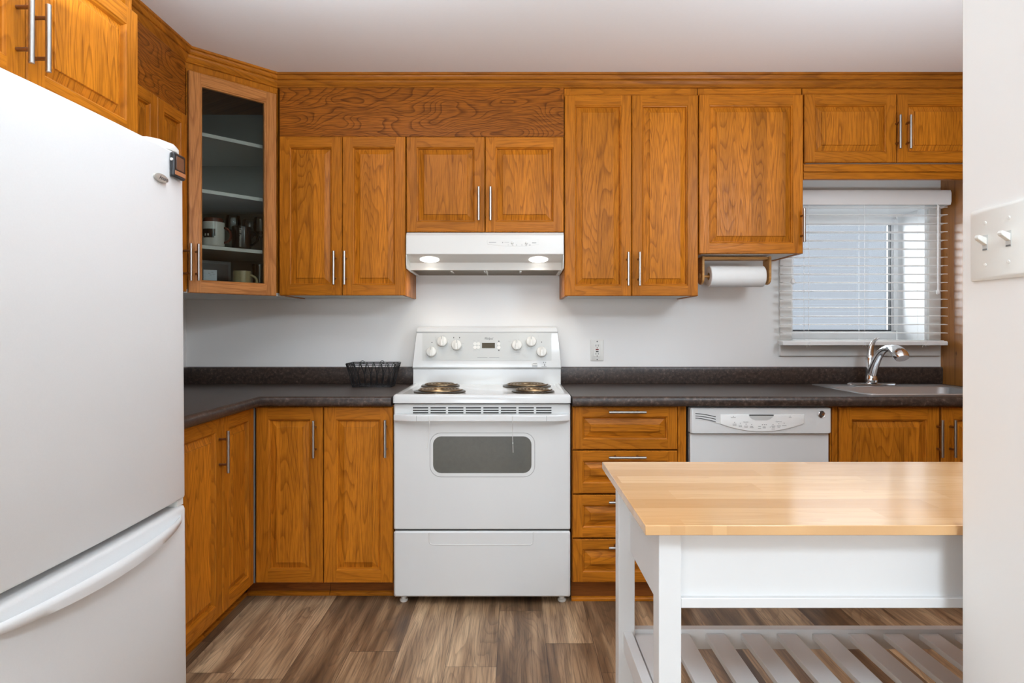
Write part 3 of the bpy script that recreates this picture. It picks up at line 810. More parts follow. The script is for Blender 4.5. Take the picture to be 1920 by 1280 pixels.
zt_, zb_ = PZ(385, BY), PZ(640, BY)
for px in (1512, 1616, 1727):
    m = MB()
    for y in (BY - .026, BY + .027):
        m.tube([(PX(px, BY), y, zt_), (PX(px, BY), y, zb_)], .0008, 5)
    X = PX(px, BY)
    m.tube([(X, BY - .027, zb_), (X - .006, BY - .030, zb_ - .006), (X - .014, BY - .031, zb_ - .030)], .0009, 5)
    m.tube([(X + .004, BY - .027, zb_), (X + .010, BY - .030, zb_ - .005), (X + .002, BY - .031, zb_ - .022), (X + .008, BY - .031, zb_ - .028)], .0009, 5)
    m.build('ladder_cord', 'blind_white', t_, world=True)
m = MB(); X = PX(1759, BY - .04)
m.tube([(X, BY - .040, PZ(388, BY)), (X, BY - .040, PZ(545, BY))], .0045, 8); m.lathe([(.003, .0), (.008, -.008), (.009, -.02), (.006, -.026), (0, -.026)], (X, BY - .040, PZ(543, BY)), 12)
m.tube([(X, BY - .04, PZ(388, BY)), (X, BY - .016, PZ(380, BY))], .002, 6)
m.build('tilt_wand', 'blind_white', t_, world=True)
m = MB(); X = PX(1485, BY - .03)
for q_ in (-.003, .003): m.tube([(X + q_, BY - .036, PZ(386, BY)), (X + q_, BY - .036, PZ(526, BY))], .0010, 5)
m.lathe([(.004, 0), (.010, -.01), (.011, -.022), (.005, -.030)], (X + .002, BY - .036, PZ(523, BY)), 10)
m.tube([(X, BY - .036, PZ(530, BY)), (X - .004, BY - .036, PZ(540, BY)), (X - .001, BY - .036, PZ(546, BY)), (X - .008, BY - .036, PZ(553, BY))], .0013, 5)
m.build('pull_cord', 'blind_white', t_, world=True)

# ---------------- range
RX0, RX1 = -.5105, .2525; RC = (RX0 + RX1) / 2
rg = thing('range', 'white freestanding electric coil range between the base cabinets', 'range', (RC, 2.95, 0))
RF = 2.640                        # oven door face
def xR(px, d=RF): return PX(px, d)
def zR(py, d=RF): return PZ(py, d)
m = MB(); m.box(RX0 + .004, RX1 - .004, RF + .035, YW - .008, .030, .872)
m.build('body', 'enamel', rg, world=True, bevel=.002)
# cooktop with a rounded front lip and slightly dished surface
m = MB(); cy0, cy1 = 2.618, YW - .02; zc = .914
loops = []
for i, z, r in ((.0, .8765, .012), (.0, .902, .012), (.004, .911, .012), (.012, zc, .012), (.022, zc - .001, .012), (.030, zc - .005, .012)):
    loops.append([(p[0], p[1], z) for p in rrect(RX0 + i, RX1 - i, cy0 + i, cy1, r, 3)])
m.loops(loops, cap0=True, cap1=True)
m.build('cooktop', 'enamel', rg, world=True, angle=60)
MB().box(RX0 + .006, RX1 - .006, RF + .012, RF + .034, .868, .8765).build('cooktop_gap', 'black_gap', rg, world=True)
# backguard
m = MB(); gy = 3.150
z1, z2, z3, z4, z5, z6 = .905, PZ(689, gy), PZ(676.5, gy + .01), PZ(623.5, 3.185), 1.199, 1.2075
pr = [(gy + .012, z1), (gy + .012, z2 - .008), (gy, z2), (gy + .002, z3), (gy + .030, z4), (gy + .026, z4 + .004), (gy + .030, z5), (gy + .040, z6), (YW - .006, z6), (YW - .006, z1)]
wl = [0, 0, -.0015, .001, .014, .014, .018, .024, .024, 0]
lp0 = [(RX0 + w_, y, z) for (y, z), w_ in zip(pr, wl)]; lp1 = [(RX1 - w_, y, z) for (y, z), w_ in zip(pr, wl)]
m.loops([lp0, lp1], cap0=True, cap1=True)
m.build('backguard', 'enamel', rg, world=True, bevel=.003, angle=25)
# control panel face lies on the slope between z3 and z4
sl = (gy + .030 - gy - .002) / (z4 - z3)
def onp(px, py, off=0):
    z = z3 + (z4 - z3) * (676.5 - py) / (676.5 - 623.5); y = gy + .002 + (z - z3) * sl - off
    return Vector((PX(px, y), y, z))
pn = Vector((0, -1, sl)).normalized(); pu = Vector((0, sl, 1)).normalized(); prr = Vector((1, 0, 0))
def pM(px, py, off=.0015):
    o_ = onp(px, py) + pn * off
    return Matrix(((prr.x, pu.x, pn.x, o_.x), (prr.y, pu.y, pn.y, o_.y), (prr.z, pu.z, pn.z, o_.z), (0, 0, 0, 1)))
m = MB(); q4 = [(792, 675.6), (1034, 675.6), (1034, 624.4), (792, 624.4)]
m.add([onp(*p) + pn * .0002 for p in q4] + [onp(*p) + pn * .0012 for p in q4], [(3, 2, 1, 0), (4, 5, 6, 7), (0, 1, 5, 4), (1, 2, 6, 5), (2, 3, 7, 6), (3, 0, 4, 7)])
cpn = m.build('control_panel', 'panel_grey_white', rg, world=True, smooth=False)
KN = [(809.3, 659.8), (829.4, 640.7), (856.3, 647.4), (969.2, 647.4), (995.8, 640.7), (1015.5, 659.8)]
for px, py in KN:
    k_ = MB(); R_ = .0265
    tmp = MB().lathe([(R_, 0), (R_, .012), (R_ * .94, .018), (R_ * .88, .019), (0, .019)], seg=28)
    tmp.box(-.0055, .0055, -R_ * .93, R_ * .93, .015, .030)
    M = pM(px, py)
    k_.add([M @ Vector(p) for p in tmp.v], tmp.f)
    kn_ = k_.build('knob', 'plastic_white', rg, world=True, bevel=.001)
    tm = MB().box(-.0008, .0008, R_ * .30, R_ * .90, .0301, .0306); mk = MB(); mk.add([M @ Vector(p) for p in tm.v], tm.f); mk.build('pointer_mark', 'dark_ink', kn_, world=True)
    kn_.parent = rg
def dash(m, px, py, w_, h_=.0012, mi=0):
    M = pM(px, py, .0014); t2 = MB().box(-w_ / 2, w_ / 2, -h_ / 2, h_ / 2, 0, .0003); m.add([M @ Vector(p) for p in t2.v], t2.f, mi)
m = MB()
for px, py in KN:
    M = pM(px, py, .0014)
    for k in range(9):
        a = math.radians(-150 + k * 37.5 - 30); r0, r1 = .031, .034
        t2 = MB().box(-.0004, .0004, r0, r1, 0, .0003)
        R2 = Matrix.Rotation(a, 4, 'Z'); m.add([M @ R2 @ Vector(p) for p in t2.v], t2.f)
    dash(m, px, py - 11.2, .024)
    dash(m, px, py + 13.2, .012)
for px, py, w_ in ((797, 650, .005), (817, 633, .005), (1009.5, 630, .006), (1028.5, 650, .005), (856, 663.5, .026), (865, 657.5, .010), (846, 657.5, .008), (868, 643.8, .012), (970, 660.5, .034), (971, 664, .022), (955, 640, .014), (980, 645, .006), (981, 655, .006), (890, 657.5, .018), (898, 657, .010), (889, 638.5, .010), (897, 637.5, .010), (851, 630.5, .008), (862, 630.5, .008)):
    dash(m, px, py, w_)
m.build('printed_marks', 'pale_ink', cpn, world=True)
m = MB()
for px, py in ((810, 642), (850.8, 633), (861.8, 633), (1015.3, 641.3)):
    M = pM(px, py, .0014); t2 = MB().lathe([(.0028, 0), (.0028, .0006), (0, .0006)], seg=10); m.add([M @ Vector(p) for p in t2.v], t2.f)
for px, py, s_ in ((935.3, 639.5, 1), (935.3, 657, -1)):
    M = pM(px, py, .0014); m.add([M @ Vector(p) for p in ((-.005, -.003 * s_, 0.0003), (.005, -.003 * s_, .0003), (0, .004 * s_, .0003))], [(0, 1, 2) if s_ > 0 else (0, 2, 1)])
dash(m, 904.5, 669.8, .052, .0012); dash(m, 926.5, 669.8, .052, .0012)
m.build('indicator_dots', 'dark_ink', cpn, world=True)
m = MB(); m.text('Whirlpool', .0185, pM(916, 634.7, .0014), shear=.35, width=.043); m.build('lettering', 'dark_ink', cpn, world=True, smooth=False)
m = MB(); M = pM(915.8, 647.7, .0014); t2 = MB().box(-.0335, .0335, -.0138, .0138, 0, .0006); m.add([M @ Vector(p) for p in t2.v], t2.f); m.build('clock_display', 'display_glass', cpn, world=True)
for px, py in ((890.5, 644.6), (897, 644.6), (890.5, 651.3), (897, 651.3), (935.3, 645), (935.3, 651.5)):
    M = pM(px, py, .0012); t2 = MB().lathe([(.0095, 0), (.009, .002), (0, .0024)], seg=16); m = MB(); m.add([M @ Vector(p) for p in t2.v], t2.f); m.build('push_button', 'plastic_white', cpn, world=True)
# appliance outlet and switch on the backguard's lower band
yb = gy - .0005
m = MB()
for px, py, w_, h_ in ((1019.2, 679.4, .0022, .0055), (1023, 679.4, .0022, .0055)): m.box(PX(px, yb) - w_ / 2, PX(px, yb) + w_ / 2, yb - .0012, yb + .002, PZ(py, yb) - h_ / 2, PZ(py, yb) + h_ / 2)
m.box(PX(1020.2, yb), PX(1022, yb), yb - .0012, yb + .002, PZ(685, yb), PZ(683.2, yb)); m.box(PX(1015.5, yb), PX(1025, yb), yb - .0012, yb + .002, PZ(687.4, yb), PZ(686.9, yb))
m.build('outlet_slots', 'dark_ink', rg, world=True)
m = MB(); m.box(PX(998, yb), PX(1007.5, yb), yb - .004, yb + .002, PZ(685, yb), PZ(680.5, yb)); m.build('rocker_switch', 'plastic_white', rg, world=True, bevel=.001)
m = MB(); m.box(PX(998.5, yb), PX(1007, yb), yb - .0046, yb - .0041, PZ(681.4, yb), PZ(680.9, yb)); m.box(PX(998, yb), PX(1007.5, yb), yb - .001, yb + .002, PZ(687.4, yb), PZ(686.9, yb)); m.box(PX(998, yb), PX(1007.5, yb), yb - .0046, yb - .0041, PZ(685, yb), PZ(684.5, yb)); m.build('switch_marks', 'dark_ink', rg, world=True)
# coil burners
for X, y, R_, n in ((RC - .227, 3.055, .096, 4), (RC - .198, 2.775, .117, 5), (RC + .202, 3.045, .120, 5), (RC + .224, 2.780, .097, 4)):
    zc_ = .9095
    m = MB().lathe([(R_, 0), (R_, .0035), (R_ * .97, .0055), (R_ * .90, .0045), (R_ * .80, -.0005), (0, -.0005)], (X, y, zc_), 40)
    pan = m.build('burner', 'drip_pan', rg, world=True); pan['label'] = 'bronze drip pan with dark coil'
    pts = []; turns = n; r0, r1 = R_ * .22, R_ * .86
    for k in range(turns * 28 + 1):
        a = 2 * PI * k / 28; r_ = r0 + (r1 - r0) * k / (turns * 28); pts.append((X + r_ * math.cos(a), y + r_ * math.sin(a), zc_ + .0105))
    m = MB().tube(pts, .0034 if n == 4 else .0037, 7)
    m.build('coil', 'coil', pan, world=True)
    m = MB()
    for k in range(3):
        a = 2 * PI * k / 3 + .5; m.tube([(X, y, zc_ + .005), (X + R_ * .9 * math.cos(a), y + R_ * .9 * math.sin(a), zc_ + .005)], .0025, 6)
    m.build('coil_support', 'steel_brushed', pan, world=True)
# oven door
dz0, dz1 = zR(992.5), zR(757)
m = MB(); dx0, dx1 = RX0 + .0015, RX1 - .0015
wx0, wx1, wz0, wz1 = xR(811.9), xR(996.6), zR(887), zR(817.8)
n_ = 6
fr_out = rrect(dx0, dx1, dz0, dz1, .006, n_); fr_in = rrect(wx0, wx1, wz0, wz1, .036, n_)
m.loops([[(p[0], RF + .033, p[1]) for p in fr_out], [(p[0], RF + .005, p[1]) for p in fr_out], [(p[0], RF, p[1]) for p in rrect(dx0 + .005, dx1 - .005, dz0 + .005, dz1 - .005, .006, n_)],
         [(p[0], RF, p[1]) for p in rrect(wx0 - .014, wx1 + .014, wz0 - .014, wz1 + .014, .05, n_)], [(p[0], RF, p[1]) for p in fr_in], [(p[0], RF + .006, p[1]) for p in fr_in], [(p[0], RF + .033, p[1]) for p in fr_in]])
dr = m.build('oven_door', 'enamel', rg, world=True, angle=22)
m = MB(); m.loops([[(p[0], RF + .004, p[1]) for p in fr_in], [(p[0], RF + .010, p[1]) for p in fr_in]], cap0=True, cap1=True); m.build('oven_window', 'oven_glass', dr, world=True)
m = MB(); g1 = rrect(xR(805.8), xR(1003.2), zR(894.2), zR(810.8), .048, n_); g2 = rrect(xR(805.8) + .0022, xR(1003.2) - .0022, zR(894.2) + .0022, zR(810.8) - .0022, .046, n_)
m.loops([[(p[0], RF - .0006, p[1]) for p in g1], [(p[0], RF - .0006, p[1]) for p in g2], [(p[0], RF + .002, p[1]) for p in g2], [(p[0], RF + .002, p[1]) for p in g1]]); m.build('window_groove', 'grey_ink', dr, world=True)
m = MB()
for g in range(8):
    for r_ in range(3):
        a = 774.2 + g * 33.0; y_ = 763.2 + r_ * 4.6
        m.box(xR(a), xR(a + 28.8), RF - .0008, RF + .003, zR(y_ + 2.3), zR(y_))
m.build('vent_slots', 'black_gap', dr, world=True)
m = MB(); hz0, hz1 = zR(791.5, RF - .05), zR(777.8, RF - .05)
pts2 = [(RX0 + .004, RF), (RX0 + .004, RF - .022), (RX0 + .06, RF - .042), (RX0 + .10, RF - .048), (RX1 - .10, RF - .048), (RX1 - .06, RF - .042), (RX1 - .004, RF - .022), (RX1 - .004, RF), (RX1 - .030, RF), (RX1 - .075, RF - .020), (RX1 - .12, RF - .026), (RX0 + .12, RF - .026), (RX0 + .075, RF - .020), (RX0 + .030, RF)]
m.prism(pts2, 'z', hz0, hz1); m.build('door_handle', 'enamel', dr, world=True, bevel=.006, bseg=3)
m = MB()
for px in (780.5, 1024.5): m.box(xR(px, RF - .048), xR(px, RF - .048) + .0012, RF - .0486, RF - .045, hz0 + .004, hz1 - .004)
m.build('handle_seams', 'grey_ink', dr, world=True)
# storage drawer
m = MB(); ez0, ez1 = zR(1119), zR(996)
rx0, rx1, rz0, rz1 = xR(805), xR(1000), zR(1021), ez1 + .02
out_ = rrect(dx0, dx1, ez0, ez1, .008)
m.loops([[(p[0], RF + .035, p[1]) for p in out_], [(p[0], RF + .006, p[1]) for p in out_], [(p[0], RF, p[1]) for p in rrect(dx0 + .006, dx1 - .006, ez0 + .006, ez1 - .006, .008)]], cap0=True)
b = .006
X0, X1, Z0, Z1 = dx0 + .006, dx1 - .006, ez0 + .006, ez1 - .006
inn = [p for p in rrect(X0, X1, Z0, Z1, .008)]
m.add([(p[0], RF, p[1]) for p in inn], [list(range(len(inn)))])
drw = m.build('storage_drawer', 'enamel', rg, world=True, angle=22)
m = MB(); o1 = [(rx0, ez1 - .004), (rx0, rz0 + .014), (rx0 + .003, rz0 + .006), (rx0 + .012, rz0), (rx1 - .012, rz0), (rx1 - .003, rz0 + .006), (rx1, rz0 + .014), (rx1, ez1 - .004)]
m.tube([(p[0], RF + .0015, p[1]) for p in o1], .0032, 8); m.build('pull_ridge', 'enamel', drw, world=True)
MB().box(RX0 + .006, RX1 - .006, RF + .016, RF + .034, ez1 + .0005, dz0 - .0005).build('drawer_gap', 'black_gap', rg, world=True)
for px in (757, 1053.5):
    m = MB(); X = PX(px, RF + .05); m.lathe([(.016, 0), (.018, .004), (.018, .010), (.012, .012), (.012, .031)], (X, RF + .055, 0), 18); m.build('leveling_foot', 'plastic_white', rg, world=True)
# strings on the oven handle
o = MB(); y_ = RF - .024
o.tube([(xR(806.6, y_), RF - .0502, hz1 - .004), (xR(806.6, y_), RF - .051, hz0 - .002), (xR(806, y_), RF - .030, hz0 - .008), (xR(803, y_), RF - .012, PZ(815, RF)), (xR(801, RF), RF - .006, PZ(839, RF))], .0014, 6)
tag(o.build('plastic_tie', 'trim_white'), 'clear white plastic tie dangling at the left of the oven handle', 'tie')
o = MB()
o.tube([(xR(961, y_), RF - .0502, hz1 - .004), (xR(961, y_), RF - .051, hz0 - .002), (xR(961, y_), RF - .012, PZ(805, RF)), (xR(961.5, RF), RF - .005, PZ(829, RF)), (xR(962, RF), RF - .004, PZ(848, RF))], .0011, 6)
o.lathe([(.0, -.004), (.0032, 0), (0, .004)], (xR(961.5, RF), RF - .005, PZ(830, RF)), 8)
tag(o.build('plastic_tie', 'trim_white'), 'thin white string hanging over the right of the oven window', 'tie')

# ---------------- range hood
HX0, HX1 = -.5080, .2480
hd_ = thing('range_hood', 'white under-cabinet range hood with two lit lamps above the range', 'range hood', (RC, 3.1, 1.48))
ztop = zU(435) - .0008
side = [(2.955, ztop), (2.938, ztop - .016), (2.938, 1.552), (2.960, 1.545), (3.040, 1.5235), (3.050, 1.486), (YW - .002, 1.480), (YW - .002, ztop)]
m = MB(); m.prism(side, 'x', HX0, HX1); m.build('shell', 'hood_white', hd_, world=True, bevel=.002)
for X0, X1 in ((HX0, HX0 + .003), (HX1 - .003, HX1)):
    pass
for X0, X1 in ((HX0 - .0005, HX0 + .0028), (HX1 - .0028, HX1 + .0005)):
    m = MB(); m.prism([(2.942, 1.60), (2.942, 1.506), (2.952, 1.484), (3.052, 1.478), (YW - .004, 1.476), (YW - .004, 1.60)], 'x', X0, X1)
    m.build('side_skirt', 'hood_white', hd_, world=True)
m = MB()
fy0, fy1 = 3.056, YW - .012
for a, b in ((HX0 + .015, RC - .004), (RC + .004, HX1 - .015)):
    zA, zB_ = 1.4856, 1.4803
    m.add([(a, fy0, zA - .0012), (b, fy0, zA - .0012), (b, fy1, zB_ - .0012), (a, fy1, zB_ - .0012), (a, fy0, zA + .002), (b, fy0, zA + .002), (b, fy1, zB_ + .002), (a, fy1, zB_ + .002)], [(3, 2, 1, 0), (4, 5, 6, 7), (0, 1, 5, 4), (1, 2, 6, 5), (2, 3, 7, 6), (3, 0, 4, 7)])
    f_ = m.build('grease_filter', 'filter_mesh', hd_, world=True, smooth=False); m = MB()
m = MB()
for X, w_ in ((RC - .172, .010), (RC - .008, .006), (RC + .004, .006), (RC + .172, .010)): m.box(X - w_ / 2, X + w_ / 2, fy0, fy0 + .10, 1.4800, 1.4830)
m.build('filter_clips', 'hood_white', hd_, world=True)
# lamps: lenses lying on the sloped lamp shelf
sy0, sz0, sy1, sz1 = 2.960, 1.545, 3.040, 1.5235
ln_ = Vector((0, -(sz0 - sz1), -(sy1 - sy0))).normalized(); lu = Vector((0, sy1 - sy0, sz1 - sz0)).normalized()
for px in (805.5, 1009.5):
    c_ = Vector((PX(px, 3.0), (sy0 + sy1) / 2, (sz0 + sz1) / 2)); m = MB(); vv = []
    for rr_, off in ((.047, .0002), (.0465, .003), (.038, .0045)):
        vv.append([tuple(c_ + Vector((1, 0, 0)) * rr_ * math.cos(a) + lu * rr_ * .78 * math.sin(a) + ln_ * off) for a in [2 * PI * k / 28 for k in range(28)]])
    m.loops(vv, cap1=True); l_ = m.build('lamp_lens', 'hood_lens', hd_, world=True); l_['label'] = 'lit oval lamp lens'
    sp_ = bpy.data.lights.new('hood_lamp', 'SPOT'); sp_.energy = 1.7; sp_.color = (1, .90, .74); sp_.spot_size = math.radians(140); sp_.spot_blend = .9; sp_.shadow_soft_size = .035
    so = bpy.data.objects.new('hood_lamp', sp_); C.objects.link(so); so.location = c_ + Vector((0, 0, -.02)) - Vector(hd_.location); so.parent = hd_
# control plate on the front
yf = 2.938
m = MB(); pl_ = [(PX(913, yf), PZ(449, yf)), (PX(1010, yf), PZ(449, yf)), (PX(1010, yf), PZ(458, yf)), (PX(985, yf), PZ(461.5, yf)), (PX(950, yf), PZ(461.5, yf)), (PX(914, yf), PZ(458, yf))]
m.prism(pl_[::-1], 'y', yf - .0012, yf + .001); pp = m.build('control_plate', 'hood_white', hd_, world=True, bevel=.0005, bseg=1)
for px, w_ in ((960.5, .018), (987, .026)):
    m = MB(); X = PX(px, yf); m.lathe([(.006, 0), (.006, -.007), (.004, -.009), (0, -.009)], (X, yf - .001, PZ(455.5, yf)), 16, 'y'); m.build('slide_knob', 'plastic_white', pp, world=True)
m = MB()
for px, py, w_, h_ in ((923.5, 454.4, .034, .0025), (942.5, 454.6, .004, .005), (950, 454.4, .022, .0012), (953, 459, .003, .002), (961.5, 460, .003, .003), (968.5, 459.2, .004, .003), (978.5, 459.2, .003, .003), (986.5, 460.2, .005, .003), (993.5, 459.3, .006, .003), (1001.5, 455.2, .020, .003)):
    X, Z = PX(px, yf), PZ(py, yf); m.box(X - w_ / 2, X + w_ / 2, yf - .0018, yf - .0012, Z - h_ / 2, Z + h_ / 2)
m.build('printed_marks', 'grey_ink', pp, world=True)

# ---------------- refrigerator
FX = -.963
fr_ = thing('refrigerator', 'large white bottom-freezer refrigerator at the left edge', 'refrigerator', (-1.35, 1.42, 0))
fr_.rotation_euler = (math.radians(.8), 0, math.radians(-1.0))
def fridge_world(p): return p
# local coords: x towards the front (local = world - loc before the small turn)
FL = lambda X, y, z: (X + 1.35, y - 1.42, z)
y0f, y1f = 1.030, 1.822
zgap0, zgap1, ztopf = .673, .6935, 1.690
m = MB(); a = FL(-1.735 + .03, y0f + .006, .03); b = FL(FX - .075, y1f - .006, ztopf - .012)
m.box(a[0], b[0], a[1], b[1], a[2], b[2]); m.build('body', 'fridge_white', fr_, bevel=.006)
def fdoor(z0, z1, bulge=.012, r=.018):
    pts = [(FX - .068, y0f), (FX - r, y0f)]
    for k in range(1, 6):
        a_ = PI / 2 * k / 5; pts.append((FX - r + r * math.sin(a_), y0f + r - r * math.cos(a_)))
    for k in range(1, 12):
        u = k / 12; pts.append((FX + bulge * math.sin(PI * u) * .8, y0f + r + (y1f - y0f - 2 * r) * u))
    for k in range(0, 6):
        a_ = PI / 2 * k / 5; pts.append((FX - r + r * math.cos(a_), y1f - r + r * math.sin(a_)))
    pts.append((FX - .068, y1f))
    return [FL(p[0], p[1], 0)[:2] for p in pts]
out_ = fdoor(0, 0)
def inset(pts, d):
    c_ = Vector((sum(p[0] for p in pts) / len(pts), sum(p[1] for p in pts) / len(pts))); res = []
    for p in pts:
        x = p[0] - d if p[0] > (FX + 1.35 - .05) else p[0]
        y = max(min(p[1], y1f - 1.42 - d), y0f - 1.42 + d); res.append((x, y))
    return res
def slab(z0, z1, e=.008, e2=.004):
    m = MB(); lp = []
    for i, z in ((e, z0), (e * .3, z0 + e * .3), (0, z0 + e), (0, z1 - e), (e * .3, z1 - e * .3), (e, z1)):
        lp.append([(p[0], p[1], z) for p in inset(out_, i)])
    return m.loops(lp, cap0=True, cap1=True)
ud = slab(zgap1, ztopf).build('refrigerator_door', 'fridge_white', fr_, angle=50)
ld = slab(.075, zgap0, e=.012).build('freezer_drawer', 'fridge_white', fr_, angle=50)
m = MB(); a = FL(-1.05, y0f + .01, 0); b = FL(FX - .070, y1f - .01, 0)
MB().box(a[0], b[0], a[1], b[1], zgap0 - .03, zgap1 + .03).build('gap_liner', 'edge_strip_grey', fr_)
a = FL(FX - .05, y1f - .035, 0); b = FL(FX - .010, y1f - .004, 0)
MB().box(a[0], b[0], a[1], b[1], zgap0 + .0005, zgap1 - .0005).build('drawer_hinge', 'plastic_white', fr_)
# bowed grip along the top of the drawer
m = MB(); n = 24; L0 = []
for k in range(n + 1):
    u = k / n; y = (y0f + .055) + (y1f - y0f - .085) * u; s_ = math.sin(PI * u) ** .55
    xb = FX - .004 + .012 * .8 * math.sin(PI * (y - y0f) / (y1f - y0f))
    out = .004 + .050 * s_; zc_ = .632 + .016 * (1 - s_); hh = .004 + .017 * s_
    sec = [(xb + out - .008 * s_ - .002, zc_ + hh), (xb + out - .002, zc_ + hh * .85), (xb + out, zc_ + hh * .3), (xb + out - .002, zc_ - hh * .6), (xb + out * .45, zc_ - hh * 1.1), (xb - .002, zc_ - hh * 1.3), (xb - .002, zc_ - hh * .9), (xb + max(out - .018, .0) * .55, zc_ - hh * .35)]
    L0.append([FL(p[0], y, p[1]) for p in sec])
m.loops(L0, cap0=True, cap1=True); m.build('drawer_handle', 'fridge_white', fr_, angle=60)
# hinge cover on top
m = MB(); yy0 = y1f - .135; zz0 = ztopf - .012
hp = [(-.13, .0), (-.13, .10), (-.11, .125), (-.055, .132), (-.008, .120), (.002, .09), (-.008, .03), (-.03, .0)]
lp = [[FL(FX + p[0], yy0 + p[1], z) for p in hp] for z in (zz0 + .0125, zz0 + .026)] + [[FL(FX + p[0] * .9 - .007, yy0 + .01 + p[1] * .85, zz0 + .034) for p in hp]]
m.loops(lp, cap0=True, cap1=True); m.build('hinge_cover', 'plastic_white', fr_, angle=50)
# oval badge
m = MB(); cy_ = 1.690; vv = []
for rr_, off in ((1, .0), (1, .003), (.9, .004)):
    vv.append([FL(FX + .0075 + off - .006 * 0, cy_ + .032 * rr_ * math.cos(a_), 1.597 + .0115 * rr_ * math.sin(a_)) for a_ in [2 * PI * k / 28 for k in range(28)]])
vv[0] = [(p[0] - .008, p[1], p[2]) for p in vv[0]]
m.loops(vv, cap1=True); bd = m.build('badge', 'badge_metal', ud)
o_ = FL(FX + .0117, cy_ + .006, 1.597); Mx = Matrix(((0, 0, 1, o_[0]), (1, 0, 0, o_[1]), (0, 1, 0, o_[2]), (0, 0, 0, 1)))
MB().text('Amana', .016, Mx, shear=.4, width=.040).build('lettering', 'dark_ink', bd, smooth=False)
# front grille
a = FL(-1.05, y0f + .01, 0); b = FL(FX - .03, y1f - .01, 0)
MB().box(a[0], b[0], a[1], b[1], .012, .068).build('toe_grille', 'panel_grey_white', fr_, bevel=.003)
# timer
tm_ = thing('kitchen_timer', 'small black digital timer stuck to the refrigerator door beside the hinge', 'timer', (FX + .0085, 1.708, 1.617), PI / 2)
MB().box(0, .062, -.014, 0, 0, .070).build('case', 'black_plastic', tm_, bevel=.006, bseg=3)
MB().box(.012, .050, -.0148, -.0135, .023, .060).build('screen', 'screen_brown', tm_, bevel=.001)
MB().box(.004, .058, -.0152, -.0135, .007, .019).build('label_band', 'screen_orange', tm_, bevel=.001)
MB().lathe([(.0042, 0), (.0042, -.002), (0, -.0025)], (-.0001, -.007, .048), 14, 'x').build('button', 'plastic_white', tm_)

# ---------------- dishwasher
dw = thing('dishwasher', 'white dishwasher under the right countertop behind the island', 'dishwasher', (xB(1424), BD, 0))
DX0, DX1 = xB(1292), xB(1556.5)
m = MB(); m.box(DX0 + .004, DX1 - .004, BD + .03, YW - .02, .012, .852); m.build('body', 'edge_strip_grey', dw, world=True)
MB().box(DX0 + .02, DX1 - .02, BD + .02, BD + .029, .012, .10).build('toe_panel', 'enamel', dw, world=True)
m = MB(); m.box(DX0 + .006, DX1 - .004, BD + .004, BD + .028, .105, zB(812.8)); dd = m.build('door', 'enamel', dw, world=True, bevel=.003)
m = MB(); DF = BD - .012
cz0, cz1 = zB(812), zB(763.5)
m.loops([[(p[0], BD + .028, p[1]) for p in rrect(DX0 + .003, DX1, cz0, cz1, .008)], [(p[0], DF + .006, p[1]) for p in rrect(DX0 + .003, DX1, cz0, cz1, .008)], [(p[0], DF, p[1]) for p in rrect(DX0 + .009, DX1 - .006, cz0 + .002, cz1 - .006, .008)]], cap0=True, cap1=True)
cp = m.build('control_panel', 'enamel', dw, world=True, angle=40)
def xD(px): return PX(px, DF)
def zD(py): return PZ(py, DF)
# raised smile-shaped plate
top = [(1310, 776), (1507.5, 776)]; pts = [(xD(1350), zD(777)), (xD(1350), zD(794.3))]
for k in range(13):
    u = k / 12; px = 1350 + 157 * u; py = 794 + 15.2 * (1 - (2 * u - 1) ** 2) - (1.0 * u); pts.append((xD(px), zD(py)))
pts += [(xD(1507.5), zD(777))]
m = MB(); nn = len(pts); cen = (sum(p[0] for p in pts) / nn, sum(p[1] for p in pts) / nn)
m.loops([[(p[0], DF + .001, p[1]) for p in pts], [(p[0], DF - .003, p[1]) for p in pts], [(cen[0] + (p[0] - cen[0]) * .99, DF - .0042, cen[1] + (p[1] - cen[1]) * .96) for p in pts]], cap0=True, cap1=True)
kp = m.build('key_plate', 'trim_white', cp, world=True, angle=40)
# sweeping ridge from the vents round the plate
m = MB(); rp = []
for k in range(15):
    u = k / 14; px = 1304 + 46 * u; rp.append((xD(px), DF - .0005, zD(786 + 8.5 * u * u)))
m.tube(rp, .0012, 6); m.build('sweep_ridge', 'enamel', cp, world=True)
m = MB()
yk_ = DF - .0046
ppx = [(1402.8, 777), (1451, 777), (1449.5, 780), (1444, 785), (1437, 787.5), (1416, 787.5), (1409, 785), (1404.3, 780)]
m.prism([(xD(p[0]), zD(p[1])) for p in ppx], 'y', yk_, DF - .001); m.build('latch_pocket', 'panel_grey_white', kp, world=True)
m = MB(); m.box(xD(1404.5), xD(1449.5), yk_ - .0006, yk_ + .001, zD(778.6), zD(777)); m.build('latch_shadow_gap', 'dark_ink', kp, world=True)
m = MB()
for r_, (a, b) in enumerate(((775, 781), (779.3, 785.7), (783.5, 790.5))):
    pv = []
    for k in range(9):
        u = k / 8; pv.append((xD(1303.8 + 38 * u), DF - .0002, zD(a + (b - a) * u ** 1.5)))
    m.tube(pv, .0016, 6)
m.build('vent_slots', 'dark_ink', cp, world=True)
m = MB(); X, Z = xD(1540.5), zD(776.5)
m.lathe([(.0150, .001), (.0150, -.003), (.013, -.005), (.0112, -.0035), (0, -.0035)], (X, DF, Z), 28, 'y'); bd = m.build('badge', 'chrome', cp, world=True)
m = MB()
for R_, a0, a1 in ((.0085, 50, 320), (.0042, 70, 300)):
    m.tube([(X + R_ * math.cos(math.radians(a0 + (a1 - a0) * k / 12)), DF - .0042, Z + R_ * math.sin(math.radians(a0 + (a1 - a0) * k / 12))) for k in range(13)], .0016, 6)
m.build('monogram', 'dark_ink', bd, world=True)
m = MB(); yk_ = DF - .0044
